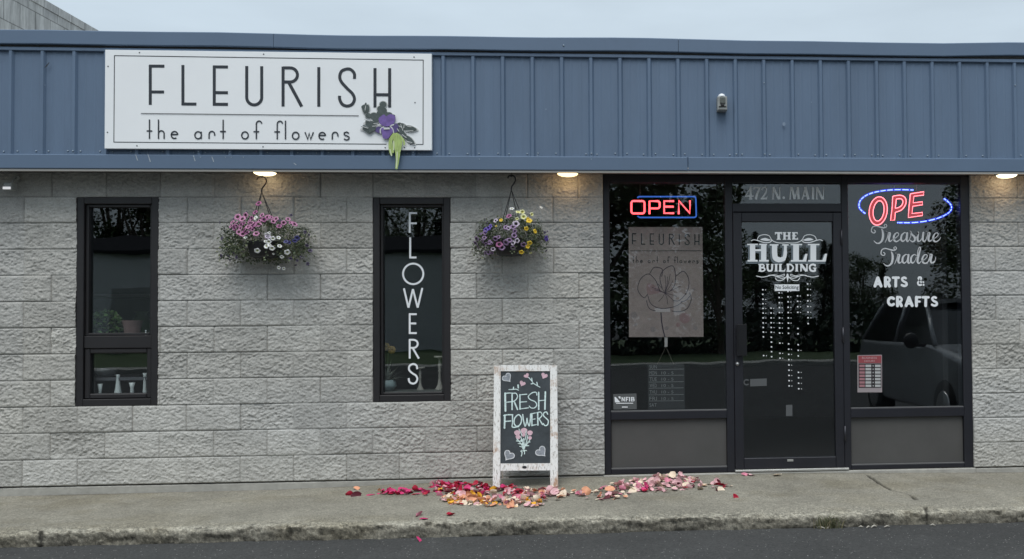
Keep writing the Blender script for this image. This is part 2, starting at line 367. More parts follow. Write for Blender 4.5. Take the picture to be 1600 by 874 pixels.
def base_z(x): return float(np.interp(x, [-6, 0, 1.9, 2.8, 4.2, 6, 7, 8, 14], [-.075, -.068, -.062, -.04, -.012, -.014, -.03, -.05, -.06]))
def walk_z(x, y):
    t = min(max(-y/1.17, 0), 1); return base_z(x)*(1-t)+(-.088)*t
CRACKS = [[(1355, 742), (1378, 757), (1392, 765), (1420, 772), (1432, 780)], [(1446, 792), (1449, 803), (1443, 817)], [(62, 829), (70, 842)]]
def make_walk():
    xs = np.concatenate([np.arange(-6, -1, .03), np.arange(-1, 9, .0085), np.arange(9, 14, .03)])
    prof = [(-y, None) for y in np.concatenate([np.arange(0, 1.10, .0105), np.arange(1.10, 1.19, .007)])]
    n0 = len(prof); rows = n0+11
    X, J = np.meshgrid(xs, np.arange(rows), indexing='ij')
    Yv = np.zeros_like(X); Zv = np.zeros_like(X)
    bz = np.interp(xs, [-6, 0, 1.9, 2.8, 4.2, 6, 7, 8, 14], [-.075, -.068, -.062, -.04, -.012, -.014, -.03, -.05, -.06])
    edge = (vnoise(xs, xs*0, .6, 1, 21)-.5)*.026+(vnoise(xs, xs*0, .08, 1, 22)-.5)*.007
    for j in range(rows):
        if j < n0:
            y = prof[j][0]; t = min(-y/1.17, 1); Yv[:, j] = y; Zv[:, j] = bz*(1-t)-.088*t
        else:
            a = (j-n0+1)/11; ang = min(a/.4, 1)*math.pi/2
            Yv[:, j] = -1.19-.028*math.sin(ang)-.012*max(a-.4, 0)/.6; Zv[:, j] = -.088-.02*(1-math.cos(ang))-.085*max(a-.4, 0)/.6
    wgt = np.clip((-Yv-.9)/.25, 0, 1)
    Yv += edge[:, None]*wgt
    rel = (vnoise(X, Yv+Zv*1.0, .5, .5, 23)-.5)*.012+(vnoise(X, Yv+Zv, .09, .09, 24)-.5)*.006
    ch = facets(X, (Yv+Zv*1.3), .08, .05, 25)*.008+facets(X, (Yv+Zv*1.3), .028, .02, 26)*.005
    Zv += rel*np.clip(-Yv/.15, 0, 1)+ch*(wgt*.9+.06); Yv -= (ch*1.5+(vnoise(X, Zv, .2, .04, 29)-.5)*.025)*(J >= n0)
    dirt = np.zeros_like(X)
    for c in CRACKS:
        P = [atz(u, v, walk_z) for u, v in c]
        for a, b in zip(P[:-1], P[1:]):
            ax, ay, bx, by = a.x, a.y, b.x, b.y; L2 = (bx-ax)**2+(by-ay)**2
            t = np.clip(((X-ax)*(bx-ax)+(Yv-ay)*(by-ay))/L2, 0, 1)
            d = np.hypot(X-ax-t*(bx-ax), Yv-ay-t*(by-ay))+(vnoise(X, Yv, .05, .05, 28)-.5)*.014; Zv -= .02*np.clip(1-d/.014, 0, 1)**.6*(J < n0); dirt = np.maximum(dirt, np.clip(1.5-d/.011, 0, 1))
    me = bpy.data.meshes.new('sidewalk'); nx = len(xs)
    co = np.stack([X, Yv, Zv], -1).reshape(-1, 3)
    I = np.arange(nx*rows).reshape(nx, rows)
    F = np.stack([I[:-1, :-1], I[:-1, 1:], I[1:, 1:], I[1:, :-1]], -1).reshape(-1, 4)
    mk_mesh(me, co, F); me.materials.append(M_WALK)
    # what lies on the concrete: dirt in the cracks, a worn pale arris, tar and grime on the kerb face, brown stains
    fl = (Yv+Zv)
    arris = np.clip(1-np.abs(J-n0-.5)/9, 0, 1)*(.4+.9*vnoise(X, fl, .09, .03, 41))
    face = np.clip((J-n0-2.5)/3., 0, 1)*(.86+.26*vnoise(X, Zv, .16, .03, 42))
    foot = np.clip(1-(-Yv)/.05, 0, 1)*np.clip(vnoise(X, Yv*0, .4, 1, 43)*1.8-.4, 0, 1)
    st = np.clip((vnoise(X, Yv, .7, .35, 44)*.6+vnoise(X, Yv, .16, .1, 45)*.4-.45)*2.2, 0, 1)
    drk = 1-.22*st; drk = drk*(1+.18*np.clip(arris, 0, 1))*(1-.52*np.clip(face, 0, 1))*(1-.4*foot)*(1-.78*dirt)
    sp = vnoise(X, fl, .011, .009, 46); s2 = vnoise(X, fl, .032, .018, 47); near = np.clip((J-n0+14)/14., 0, 1); drk = drk*(1+(sp-.5)*(.34+.75*near)+(s2-.5)*(.15+.5*near))
    rgb = np.stack([drk*(1+.03*st), drk, drk*(1-.08*st), drk*0+1], -1).reshape(-1, 4).astype(np.float32)
    ca = me.color_attributes.new('tint', 'FLOAT_COLOR', 'POINT'); ca.data.foreach_set('color', rgb.ravel())
    o = bpy.data.objects.new('sidewalk', me); COL.objects.link(o); o['kind'] = 'structure'; return o
def mk_mesh(me, co, F):
    me.vertices.add(len(co)); me.vertices.foreach_set('co', co.astype(np.float32).ravel())
    me.loops.add(F.size); me.loops.foreach_set('vertex_index', F.astype(np.int32).ravel())
    me.polygons.add(len(F)); me.polygons.foreach_set('loop_start', np.arange(0, F.size, 4, dtype=np.int32))
    try: me.polygons.foreach_set('loop_total', np.full(len(F), 4, dtype=np.int32))
    except Exception: pass
    me.polygons.foreach_set('use_smooth', np.ones(len(F), dtype=bool)); me.update(calc_edges=True); me.validate()
make_walk()

# ------------------------------------------------------------------ the shop building
BLD = thing('shop_building', 'low grey split-face block shop building with blue metal fascia and dark windows', 'building', (4, 0, 0))
W1 = (.388, 1.003); W2 = (2.641, 3.249); WZ = (3*Mo, 11*Mo)
SFX = (X_(943.2), X_(1517))
SOF = 2.425
def make_wall():
    xs = np.arange(-3, 11.5, .0068); zs = np.append(np.arange(0, SOF, .0062), SOF)
    for k in range(12):
        i = np.argmin(abs(zs-k*Mo)); 
        if 1 < i < len(zs)-2: zs[i-1:i+2] = k*Mo+np.array([-.0042, 0, .0042])
    for k in range(-14, 57):
        i = np.argmin(abs(xs-k*Mo)); 
        if 1 < i < len(xs)-2: xs[i-1:i+2] = k*Mo+np.array([-.0042, 0, .0042])
    for e in (*W1, *W2, *SFX): xs[np.argmin(abs(xs-e))] = e
    for e in WZ: zs[np.argmin(abs(zs-e))] = e
    X, Z = np.meshgrid(xs, zs, indexing='ij')
    row = np.clip(np.floor(Z/Mo).astype(int), 0, 11); par = row % 2
    blk = np.floor((X/Mo-par)/2).astype(int)                # block index in its course
    xl = X-(blk*2+par)*Mo; zl = Z-row*Mo                    # place inside the block
    q = np.random.RandomState(11); T = q.rand(8, 64, 16); bi = (blk+20) % 64
    g = lambda k: T[k, bi, row]
    h = (g(0)-.5)*.0075+(g(1)-.5)*.02*(xl-.2)+(g(2)-.5)*.03*(zl-.1)
    ox = X+g(3)*31; oz = Z+g(4)*17
    cut = .40+1.05*g(5)**1.3
    brk = (g(5) > .62)*np.clip((oz*1.0+.45*np.sin(ox*9)*.06+(vnoise(ox, oz, .05, .05, 39)-.5)*.04-17*g(4)-.10)/.02, 0, 1); h = h-.006*brk
    h += cut*(facets(ox, oz+.35*ox, .060, .030, 31)*.0030+facets(ox, oz-.3*ox, .026, .017, 32)*.0042+(vnoise(ox, oz, .13, .08, 33)-.5)*.006)
    h += (vnoise(ox, oz, .016, .012, 34)-.5)*.0058+facets(ox, oz+.2*ox, .0165, .0125, 35)*.0044
    # joints
    dx = np.minimum(xl, 2*Mo-xl); dz = np.minimum(zl, Mo-zl)
    jv = np.clip(1.2*T[6, bi, row]-.05, .25, 1)*(.6+.4*vnoise(X*9, Z, 1, .06, 36)); jh = np.clip(.15+1.1*vnoise(X, Z*0+row, .35, 1, 37), .3, 1)
    vj = np.clip(1-dx/.0052, 0, 1)*jv; hj = np.clip(1-dz/.0050, 0, 1)*jh
    soft = np.clip(np.minimum(dx, dz)/.022, 0, 1); h = h*(.45+.55*soft)
    h -= .016*np.maximum(vj > .08, 0)*np.minimum(vj*1.6, 1)+.014*np.minimum(hj*1.5, 1)
    me = bpy.data.meshes.new('block_wall'); nx, nz = X.shape
    co = np.stack([X, -h, Z], -1).reshape(-1, 3); I = np.arange(nx*nz).reshape(nx, nz)
    keep = np.ones((nx-1, nz-1), bool); xm = (xs[:-1]+xs[1:])/2; zm = (zs[:-1]+zs[1:])/2
    holes = [(W1, WZ), (W2, WZ), (SFX, (-1, 9))]
    for (a, b), (c, d) in holes: keep &= ~(((xm > a) & (xm < b))[:, None] & ((zm > c) & (zm < d))[None, :])
    Q = np.stack([I[:-1, :-1], I[1:, :-1], I[1:, 1:], I[:-1, 1:]], -1)[keep]
    # reveals: edges of the openings run back into the wall
    extra = []; ev = []; base = len(co)
    def skirt(ids):
        nonlocal base
        c = co[ids].copy(); c[:, 1] = .12; ev.append(c); n = len(ids)
        for k in range(n-1): extra.append((ids[k], ids[k+1], base+k+1, base+k))
        base += n
    for (a, b), (c, d) in holes:
        ia, ib = np.argmin(abs(xs-a)), np.argmin(abs(xs-b)); jc, jd = np.argmin(abs(zs-max(c, 0))), np.argmin(abs(zs-min(d, SOF)))
        skirt(I[ia, jc:jd+1]); skirt(I[ib, jc:jd+1])
        if d < 5: skirt(I[ia:ib+1, jd]); skirt(I[ia:ib+1, jc])
    co = np.concatenate([co]+ev); Q = np.concatenate([Q, np.array(extra)])
    co = co-np.array([4., 0, 0])
    mk_mesh(me, co, Q); me.materials.append(M_STONE)
    tint = .875+.225*T[7, bi, row]; warm = vnoise(X, Z, 1.1, .5, 38)
    joint = np.clip(np.maximum(vj*.8, hj), 0, 1)
    rgb = np.stack([.452*tint*(1+.025*warm), .450*tint, .436*tint*(1-.05*warm), tint*0+1], -1)
    rgb[..., :3] *= (1-.28*joint)[..., None]  # darker mortar, with the shadow in the joints also put into the colour
    full = np.ones((len(co), 4), np.float32)*.3; full[:rgb.reshape(-1, 4).shape[0]] = rgb.reshape(-1, 4)
    ca = me.color_attributes.new('tint', 'FLOAT_COLOR', 'POINT'); ca.data.foreach_set('color', full.ravel())
    o = bpy.data.objects.new('block_wall', me); COL.objects.link(o); o.parent = BLD; return o
make_wall()
f = MB(); f.box(-3, 4.455, .004, .3, -.5, -.008, bev=.006); f.box(7.525, 11.5, .004, .3, -.5, -.008, bev=.006); f.box(4.455, 7.525, -.008, .3, -.5, -.004, bev=.006)
obj('foundation', f, M_CONC, BLD)
# shell behind: side walls, roof, back
f = MB(); f.box(-3, -2.8, .13, 9, -.3, 3.1); f.box(11.3, 11.5, .13, 9, -.3, 3.1); f.box(-3, 11.5, 8.8, 9, -.3, 3.1); obj('rear_wall', f, M_CONC, BLD)
f = MB(); f.box(-3, 11.5, -.16, 9, 2.95, 3.05); obj('roof', f, M_SOFF, BLD)
# fascia: ribbed siding with screws, coping on top, trim below
YF = -.215
def ribs():
    m = MB(); z0, z1 = 2.50, 3.325
    r0 = at(878, 170, YF).x; xs = [r0+.2286*k for k in range(-31, 32)]
    prof = []
    for x in xs:
        if not -3 < x < 11.5: continue
        prof += [(x-.022, 0), (x-.010, -.019), (x+.010, -.019), (x+.022, 0)]
        for q in (.075, .15): prof += [(x+q-.012, 0), (x+q, -.0022), (x+q+.012, 0)]
    vs = []
    for x, d in prof: vs += [(x, YF+d, z0), (x, YF+d, z1)]
    m.add(vs, [(2*i, 2*i+2, 2*i+3, 2*i+1) for i in range(len(prof)-1)])
    for x in xs:
        if not -1 < x < 9: continue
        for q in (-.045, .045):
            if rnd.random() < .87: m.lathe((x+q+rnd.uniform(-.006, .006), YF, 2.548+rnd.uniform(-.004, .004)), [(.0062, 0), (.0062, -.004), (.003, -.006)], 8, 1, 'y')
        if rnd.random() < .22: m.lathe((x, YF-.019, 2.548), [(.006, 0), (.006, -.004), (.003, -.006)], 8, 1, 'y')
        if rnd.random() < .15: m.lathe((x, YF-.019, 3.12), [(.0055, 0), (.0055, -.004), (.003, -.006)], 8, 1, 'y')
    return obj('metal_siding', m, [M_BLUE, M_SCREW], BLD)
ribs()
f = MB(); sx = [-3, at(427, 60, -.26).x, at(1060, 75, -.26).x, 11.5]
for a, b in zip(sx[:-1], sx[1:]):
    n = 12
    for i in range(n):                                       # thin sheet, not quite straight
        pass
    xs = [a+(b-a)*i/n for i in range(n+1)]
    w = lambda x: .004*math.sin(x*1.7)+.003*math.sin(x*4.1+1)+(.012 if x > 7.2 else 0)*min(1, max(0, (x-7.2)/1.0))
    a0 = a+.0015; prof = [(-.12, 3.462), (-.250, 3.455), (-.256, 3.449), (-.258, 3.352), (-.254, 3.346), (-.236, 3.346)]
    vs = []; xs[0] += .0015; xs[-1] -= .0015
    for x in xs: vs += [(x, y, z+w(x)) for y, z in prof]
    k = len(prof); f.add(vs, [(i*k+j, i*k+j+1, (i+1)*k+j+1, (i+1)*k+j) for i in range(n) for j in range(k-1)]+[tuple(range(k)), tuple(range(n*k+k-1, n*k-1, -1))])
for x in (4.17, 7.93): f.lathe((x, -.257, 3.39), [(.007, 0), (.007, -.004), (.003, -.007)], 8, 1, 'y')
obj('coping', f, [M_BLUED, M_SCREW], BLD)
f = MB(); f.box(-3, 11.5, -.238, -.19, 3.306, 3.334, bev=.004); obj('cleat_trim', f, M_BLUE, BLD)
f = MB(); sx = [-3, at(1075, 255, -.25).x, 11.5]
for i, (a, b) in enumerate(zip(sx[:-1], sx[1:])):
    f.box(a+.001, b-.001, -.248+.0015*i, -.2, 2.412, 2.522, bev=.006)
for u in (303, 313, 352, 361, 749, 924, 380): 
    p = at(u, 249 if u > 700 else 246, -.25); f.lathe((p.x, -.2475, p.z), [(.004, 0), (.004, -.002)], 6, 1, 'y')
obj('fascia_trim', f, [M_BLUED, M_SCREW], BLD)
M_SCUFF = mat('scuff', (.19, .245, .33), .7)
M_SCRATCH = mat('scratch_primer', (.38, .42, .46), .7)
for a, w_ in (((853, 171), 2.0), ((1225, 194), 5.0), ((840, 243), 2.4), ((1148, 126), 1.2), ((1268, 160), 1.6), ((70, 133), 1.3), ((1420, 205), 1.4)):
    I = Ink(vplane(YF-.0226), .0004); I.disc(*a, w_*.5, 8, w_*.62); obj('paint_scuff', I.mb, M_SCUFF, BLD)
I = Ink(vplane(YF-.0226), .0004); I.line([(77, 98), (73, 103), (70, 106)], [1.2, 2.2, .8]); obj('dark_mark', I.mb, M_INK, BLD)
for a, b in (((212, 242), (215, 251)), ((231, 241), (235, 253)), ((302, 243), (305, 252)), ((331, 245), (334, 253)), ((459, 255), (463, 258))):
    I = Ink(vplane(-.2485), .0004); I.line([a, b], [.8, 1.3]); obj('paint_scratch', I.mb, M_SCRATCH, BLD)
f = MB(); f.box(-3, 11.5, -.243, -.02, 2.426, 2.44); f.box(-3, 11.5, -.240, -.226, 2.396, 2.411, mi=1)
M_JCH = mat('soffit_trim', (.34, .33, .31), .6); obj('soffit', f, [M_SOFF, M_JCH], BLD)
# parapet back and upper lining
f = MB(); f.box(-3, 11.5, -.185, -.12, 2.45, 3.44); obj('parapet', f, M_SOFF, BLD)

# ---- windows
def frame_rect(m, x0, x1, z0, z1, w, y0, y1, bev=.004, wb=None, wt=None):
    wb = wb or w; wt = wt or w
    m.box(x0, x0+w, y0, y1, z0, z1, bev=bev); m.box(x1-w, x1, y0, y1, z0, z1, bev=bev)
    m.box(x0+w+.0004, x1-w-.0004, y0+.0006, y1, z0, z0+wb, bev=bev); m.box(x0+w+.0004, x1-w-.0004, y0+.0006, y1, z1-wt, z1, bev=bev)
def pane(name, x0, x1, z0, z1, y, parent):
    m = MB(); m.box(x0, x1, y, y+.005, z0, z1); return obj(name, m, M_GLASS, parent)
GY = .062; GS = .034
M_VALUE = None
def window(X, kind):
    root = MB(); e = .0015
    frame_rect(root, X[0]+e, X[1]-e, WZ[0]+e, WZ[1]-e, .052, .004, .11)
    w = obj('window', root, M_WFRAME, BLD)
    s = MB(); i0, i1, j0, j1 = X[0]+.0545, X[1]-.0545, WZ[0]+.0545, WZ[1]-.0545
    if kind == 'sash':
        zr = Z_(185, 524.8, .06); zl = Z_(185, 545.4, .06)
        frame_rect(s, i0, i1, zr, j1, .022, .030, .1)
        s.box(i0, i1, .016, .1, zl+.006, zr-.001, bev=.004)
        frame_rect(s, i0, i1, j0, zl+.005, .040, .022, .1, bev=.008)
        obj('sash', s, M_WFRAME, w)
        pane('pane', i0+.02, i1-.02, zr+.02, j1-.02, GY, w); pane('pane', i0+.038, i1-.038, j0+.038, zl-.03, GY-.008, w)
    else:
        frame_rect(s, i0, i1, j0, j1, .018, .030, .1); obj('sash', s, M_WFRAME, w)
        pane('pane', i0+.016, i1-.016, j0+.016, j1-.016, GY, w)
    m = MB(); m.box(X[0], X[1], .112, .36, WZ[0]+.02, WZ[0]+.075, bev=.004); obj('inner_sill', m, M_SILL, w)
    return w
M_SILL = mat('sill_board', (.10, .11, .10), .6)
w1 = window(W1, 'sash'); w2 = window(W2, 'plain')

# ---- storefront
SY = .018
XL0, XL1 = SFX[0]+.001, X_(953.5); XA0, XA1 = X_(1134), X_(1147); XB0, XB1 = X_(1315.5), X_(1327); XR0, XR1 = X_(1503), SFX[1]-.001
ZT = Z_(1040, 285.5); ZT2 = Z_(1228, 286)
ZLs, ZLp = Z_(1040, 642), Z_(1040, 655); ZLb = Z_(1040, 731); ZRs, ZRp, ZRb = Z_(1415, 637), Z_(1415, 651.5), Z_(1415, 725)
ZB = .0; ZTr0, ZTr1 = Z_(1228, 331.5), Z_(1228, 318.5)
m = MB()
for a, b, y in ((XL0, XL1, SY), (XA0, XA1-.006, SY), (XB0+.006, XB1, SY), (XR0, XR1, SY)): m.box(a, b, y, .13, ZB, SOF-.002, bev=.003)
g = .0005
m.box(XL1+g, XA0-g, SY+.001, .13, ZT, SOF-.002, bev=.003); m.box(XA1-.006+g, XB0+.006-g, SY+.001, .13, ZT2, SOF-.002, bev=.003); m.box(XB1+g, XR0-g, SY+.001, .13, ZT, SOF-.002, bev=.003)
for a, b, zs, zp, zb in ((XL1, XA0, ZLs, ZLp, ZLb), (XB1, XR0, ZRs, ZRp, ZRb)):
    m.box(a+g, b-g, SY-.004, .13, zp, zs, bev=.004); m.box(a+g, b-g, SY+.001, .13, ZB, zb, bev=.004)
m.box(XA1-.006+g, XB0+.006-g, SY+.001, .13, ZTr0, ZTr1, bev=.003)
# glazing stops
st = obj('storefront_frame', m, M_FRAME, BLD)
M_STOP = mat('worn_stop', (.16, .16, .16), .5)
for a, b, z in ((XL1, XA0, ZLs), (XB1, XR0, ZRs), (XL1, XA0, ZLb), (XB1, XR0, ZRb)):
    m = MB(); m.box(a+.002, b-.002, SY+.006, SY+.02, z+.0008, z+.006); obj('glazing_stop', m, M_STOP, st)
for a, b, zs, zp, zb in ((XL1, XA0, ZLs, ZLp, ZLb), (XB1, XR0, ZRs, ZRp, ZRb)):
    pane('pane', a+.002, b-.002, zs+.001, ZT-.001, GS, st)
    k = MB(); k.box(a+.003, b-.003, SY+.028, .1, zb+.002, zp-.002); obj('kick_panel', k, M_KICK, st)
pane('pane', XA1-.004, XB0+.004, ZTr1+.001, ZT2-.001, GS, st)
# door
DY = .012; DX0, DX1 = XA1-.003, XB0+.003; DZ0, DZ1 = .022, ZTr0-.006
gx0, gx1 = X_(1160), X_(1303); gz0, gz1 = Z_(1232, 714.8), Z_(1232, 346.8)
m = MB(); m.box(DX0, gx0, DY, .06, DZ0, DZ1, bev=.004); m.box(gx1, DX1, DY, .06, DZ0, DZ1, bev=.004)
m.box(gx0+g, gx1-g, DY+.001, .06, DZ0, gz0, bev=.004); m.box(gx0+g, gx1-g, DY+.001, .06, gz1, DZ1, bev=.004)
door = obj('door', m, M_FRAME, BLD)
pane('pane', gx0+.001, gx1-.001, gz0+.001, gz1-.001, .04, door)
h = MB(); p0, p1 = at(1150, 507, 0), at(1166.5, 556, 0)
h.box(p0.x, p1.x, -.03, -.024, p1.z, p0.z, bev=.002); h.box(p0.x+.004, p0.x+.02, -.024, DY, p0.z-.03, p0.z-.01); h.box(p0.x+.004, p0.x+.02, -.024, DY, p1.z+.01, p1.z+.03)
h.box(p0.x-.001, p0.x+.006, -.045, -.0295, p1.z, p0.z, bev=.002)
obj('pull_handle', h, mat('handle_black', (.008, .008, .010), .35), door)
h = MB(); q = at(1152.5, 569, 0); h.lathe((q.x, DY, q.z), [(.017, 0), (.017, -.006), (.012, -.010), (.011, -.016), (.004, -.017)], 16, 0, 'y'); obj('lock', h, M_CHROME, door)
for u, va, vb in ((1315, 359, 383), (1317.5, 512, 536), (1320.6, 666, 690)):
    h = MB(); a, b = at(u, va, 0), at(u, vb, 0); h.tube([(a.x, .004, b.z), (a.x, .004, a.z)], .008, 8); obj('hinge', h, mat('hinge_grey', (.05, .05, .06), .4, .5), door)
h = MB(); a, b = at(1230.5, 718.5, 0), at(1240, 721.5, 0); h.box(a.x, b.x, DY-.002, DY+.002, b.z, a.z, bev=.0008); obj('maker_plate', h, M_ALU, door)
h = MB(); h.box(DX0-.004, DX1+.03, -.012, .12, .0, .019, bev=.004); obj('threshold', h, M_ALU, BLD)

# ---- rooms behind the glass
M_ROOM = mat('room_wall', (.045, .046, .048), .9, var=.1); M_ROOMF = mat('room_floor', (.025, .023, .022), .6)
m = MB()
for a, b in ((-2.7, 4.4), (4.4, 11.2)):
    m.add([(a, 4, .02), (b, 4, .02), (b, 4, 2.6), (a, 4, 2.6)], [(0, 1, 2, 3)])
m.box(4.36, 4.42, .14, 4, .02, 2.6); m.box(7.45, 7.5, .5, 4, .02, 2.6)
m.box(-2.7, 11.2, .2, 8.7, 2.5, 2.6)
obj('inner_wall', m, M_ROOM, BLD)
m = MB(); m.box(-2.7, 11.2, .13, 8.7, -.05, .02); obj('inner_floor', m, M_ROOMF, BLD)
# inner face of the block wall so that no daylight leaks in from behind
m = MB()
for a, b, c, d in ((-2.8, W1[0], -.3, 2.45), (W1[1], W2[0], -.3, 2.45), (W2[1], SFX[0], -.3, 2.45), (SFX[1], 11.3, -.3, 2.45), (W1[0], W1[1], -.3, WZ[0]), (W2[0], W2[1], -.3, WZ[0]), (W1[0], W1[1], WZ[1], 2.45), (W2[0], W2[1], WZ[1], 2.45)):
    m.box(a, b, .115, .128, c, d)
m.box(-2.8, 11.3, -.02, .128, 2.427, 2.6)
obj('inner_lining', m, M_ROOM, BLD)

# ---- lettering on the glass
def ink(name, I, mats, parent): return obj(name, I.mb, mats, parent)
S2 = Ink(vplane(GY), .0015)
def flowers_vertical(I, w):
    I.seg(640.3, 332, 640.3, 364, w); I.seg(638.8, 333.3, 651.8, 333.3, w); I.seg(641.8, 349.2, 651.3, 349.2, w)
    I.seg(641, 371.2, 641, 404, w); I.seg(639.6, 402.6, 650.8, 402.6, w)
    I.line(arc(645.7, 428.2, 15.8, 16, 0, 351, 39), w, close=True)
    I.line([(631.2, 450.8), (638.3, 481)], w); I.line([(638.3, 481), (645.3, 452)], w); I.line([(645.3, 452), (652.7, 481)], w); I.line([(652.7, 481), (660, 450.2)], w)
    I.seg(640.3, 490, 640.3, 522, w); I.seg(638.8, 491.2, 651.3, 491.2, w); I.seg(641.8, 505.6, 650.5, 505.6, w); I.seg(638.8, 520.7, 651.3, 520.7, w)
    I.seg(640.3, 530, 640.3, 560.5, w); I.line([(640.3, 531.2), (646, 531.2)]+arc(646, 537.5, 6.8, 6.3, 90, -90)+[(640.3, 543.8)], w); I.seg(645, 544, 654.6, 560.5, w)
    I.line(spl([(652, 577), (651, 571.5), (645.8, 569), (640, 572), (639.4, 578), (644, 583), (650, 587), (652.2, 592.5), (649.5, 598), (645, 599.5), (640, 597), (638.6, 591)]), w)
flowers_vertical(S2, 3.0); ink('lettering', S2, M_VINYL, w2)
# transom number
I = Ink(vplane(GS), .0015, A=lambda x, y: (1150+x/10, 280+y/10))
I.line([(232, 122), (152, 268)], 13); I.seg(143, 268, 272, 268, 20); I.line([(226, 122), (228, 300), (212, 320), (248, 320)][:2], 34); I.seg(200, 312, 252, 312, 16)
I.line([(272, 165), (282, 138), (384, 138)], [8, 18, 18]); I.line([(372, 138), (330, 230), (308, 320)], [24, 34, 38])
I.line(spl([(402, 172), (425, 136), (462, 134), (474, 172), (452, 235), (398, 308)]), 25); I.seg(384, 306, 486, 306, 28); I.seg(480, 318, 486, 272, 10)
for ox in (0, 682):
    I.seg(578+ox, 125, 578+ox, 320, 20); I.seg(578+ox, 128, 672+ox, 318, 36); I.seg(682+ox, 125, 682+ox, 320, 17)
    I.seg(562+ox, 316, 596+ox, 316, 9); I.seg(668+ox, 128, 698+ox, 128, 9)
I.disc(745, 294, 21, 14)
I.line([(858, 124), (842, 320)], 18); I.line([(868, 124), (914, 316)], 36); I.line([(968, 124), (912, 316)], 18); I.line([(962, 124), (978, 320)], 36); I.seg(828, 316, 858, 316, 9)
I.line([(1085, 124), (1034, 320)], 18); I.line([(1078, 124), (1130, 320)], 40); I.seg(1048, 266, 1112, 266, 14); I.seg(1020, 316, 1050, 316, 9)
I.seg(1200, 124, 1200, 320, 36)
ink('street_number', I, M_VINYLG, st)
# door lettering
H = lambda x, y: (1155+x/7.945, 350+y/7.945)
DG = .04
def hull(I, grow=0):
    g = grow
    for x in (165, 303): I.seg(x, 262-g, x, 462+g, 66+2*g)
    I.seg(98-g, 257, 232+g, 257, 18+2*g); I.seg(103-g, 459, 228+g, 459, 22+2*g); I.seg(246-g, 257, 345+g, 257, 18+2*g); I.seg(248-g, 459, 366+g, 459, 22+2*g); I.seg(195, 328, 272, 328, 26+g)
    I.line(spl([(438, 262), (438, 360), (450, 425), (498, 446), (548, 432), (568, 380), (572, 262)]), [66+2*g]*22+[58+2*g]*8+[44+2*g]*8+[36+2*g]*5); I.seg(378-g, 262, 486+g, 262, 18+2*g); I.seg(532-g, 262, 612+g, 262, 18+2*g)
    for x, e in ((704, 850), (918, 1092)):
        I.seg(x, 262-g, x, 462+g, 72+2*g); I.seg(x-68-g, 258, x+76+g, 258, 18+2*g)
        I.fill([(x-64-g, 450-g), (e-60, 450-g), (e-30-g*.5, 372-g), (e-2+g, 372-g), (e-20+g, 470+g), (x-64-g, 470+g)])
I = Ink(vplane(DG), .0010, A=lambda x, y: H(x-13, y+17)); hull(I, 9)
Iw = Ink(vplane(DG), .0042, A=H); hull(Iw)
# THE
Iw.seg(442, 113, 532, 113, 20); Iw.seg(488, 108, 488, 196, 32); Iw.seg(463, 192, 514, 192, 12); Iw.seg(447, 105, 447, 135, 9); Iw.seg(528, 105, 528, 135, 9)
for x in (561, 618): Iw.seg(x, 105, x, 197, 28); Iw.seg(x-22, 109, x+22, 109, 10); Iw.seg(x-22, 193, x+22, 193, 10)
Iw.seg(570, 150, 610, 150, 15)
Iw.seg(675, 105, 675, 197, 30); 
for y in (112, 150, 190): Iw.seg(655, y, 722 if y != 150 else 706, y, 14)
Iw.seg(720, 106, 720, 132, 8); Iw.seg(722, 172, 726, 197, 9)
# BUILDING
def blk(x): return x
w = 28
Iw.seg(258, 500, 258, 592, w); Iw.seg(236, 504, 280, 504, 10); Iw.seg(236, 588, 280, 588, 10)
Iw.line(spl([(262, 506), (296, 508), (306, 525), (292, 541), (264, 544)]), 18); Iw.line(spl([(264, 546), (304, 548), (316, 568), (298, 586), (262, 588)]), 19)
Iw.line(spl([(350, 500), (350, 555), (362, 580), (385, 584), (404, 570), (408, 500)]), 24); Iw.seg(330, 504, 372, 504, 10); Iw.seg(394, 504, 424, 504, 10)
for x in (456, 712): Iw.seg(x, 500, x, 592, w); Iw.seg(x-20, 504, x+20, 504, 10); Iw.seg(x-20, 588, x+20, 588, 10)
Iw.seg(508, 500, 508, 592, w); Iw.seg(488, 504, 530, 504, 10); Iw.seg(488, 586, 566, 586, 15); Iw.seg(560, 592, 568, 560, 10)
Iw.seg(604, 500, 604, 592, w); Iw.line(spl([(586, 506), (640, 508), (668, 546), (640, 585), (586, 588)]), 20)
Iw.seg(764, 500, 764, 592, 18); Iw.seg(764, 503, 832, 590, 30); Iw.seg(838, 500, 838, 592, 18); Iw.seg(746, 504, 780, 504, 10); Iw.seg(822, 504, 852, 504, 10)
Iw.line(spl([(944, 522), (918, 506), (884, 515), (872, 546), (888, 580), (920, 588), (938, 582)]), 24); Iw.seg(938, 548, 938, 592, 24); Iw.seg(912, 550, 955, 550, 12); Iw.seg(944, 502, 944, 530, 9)
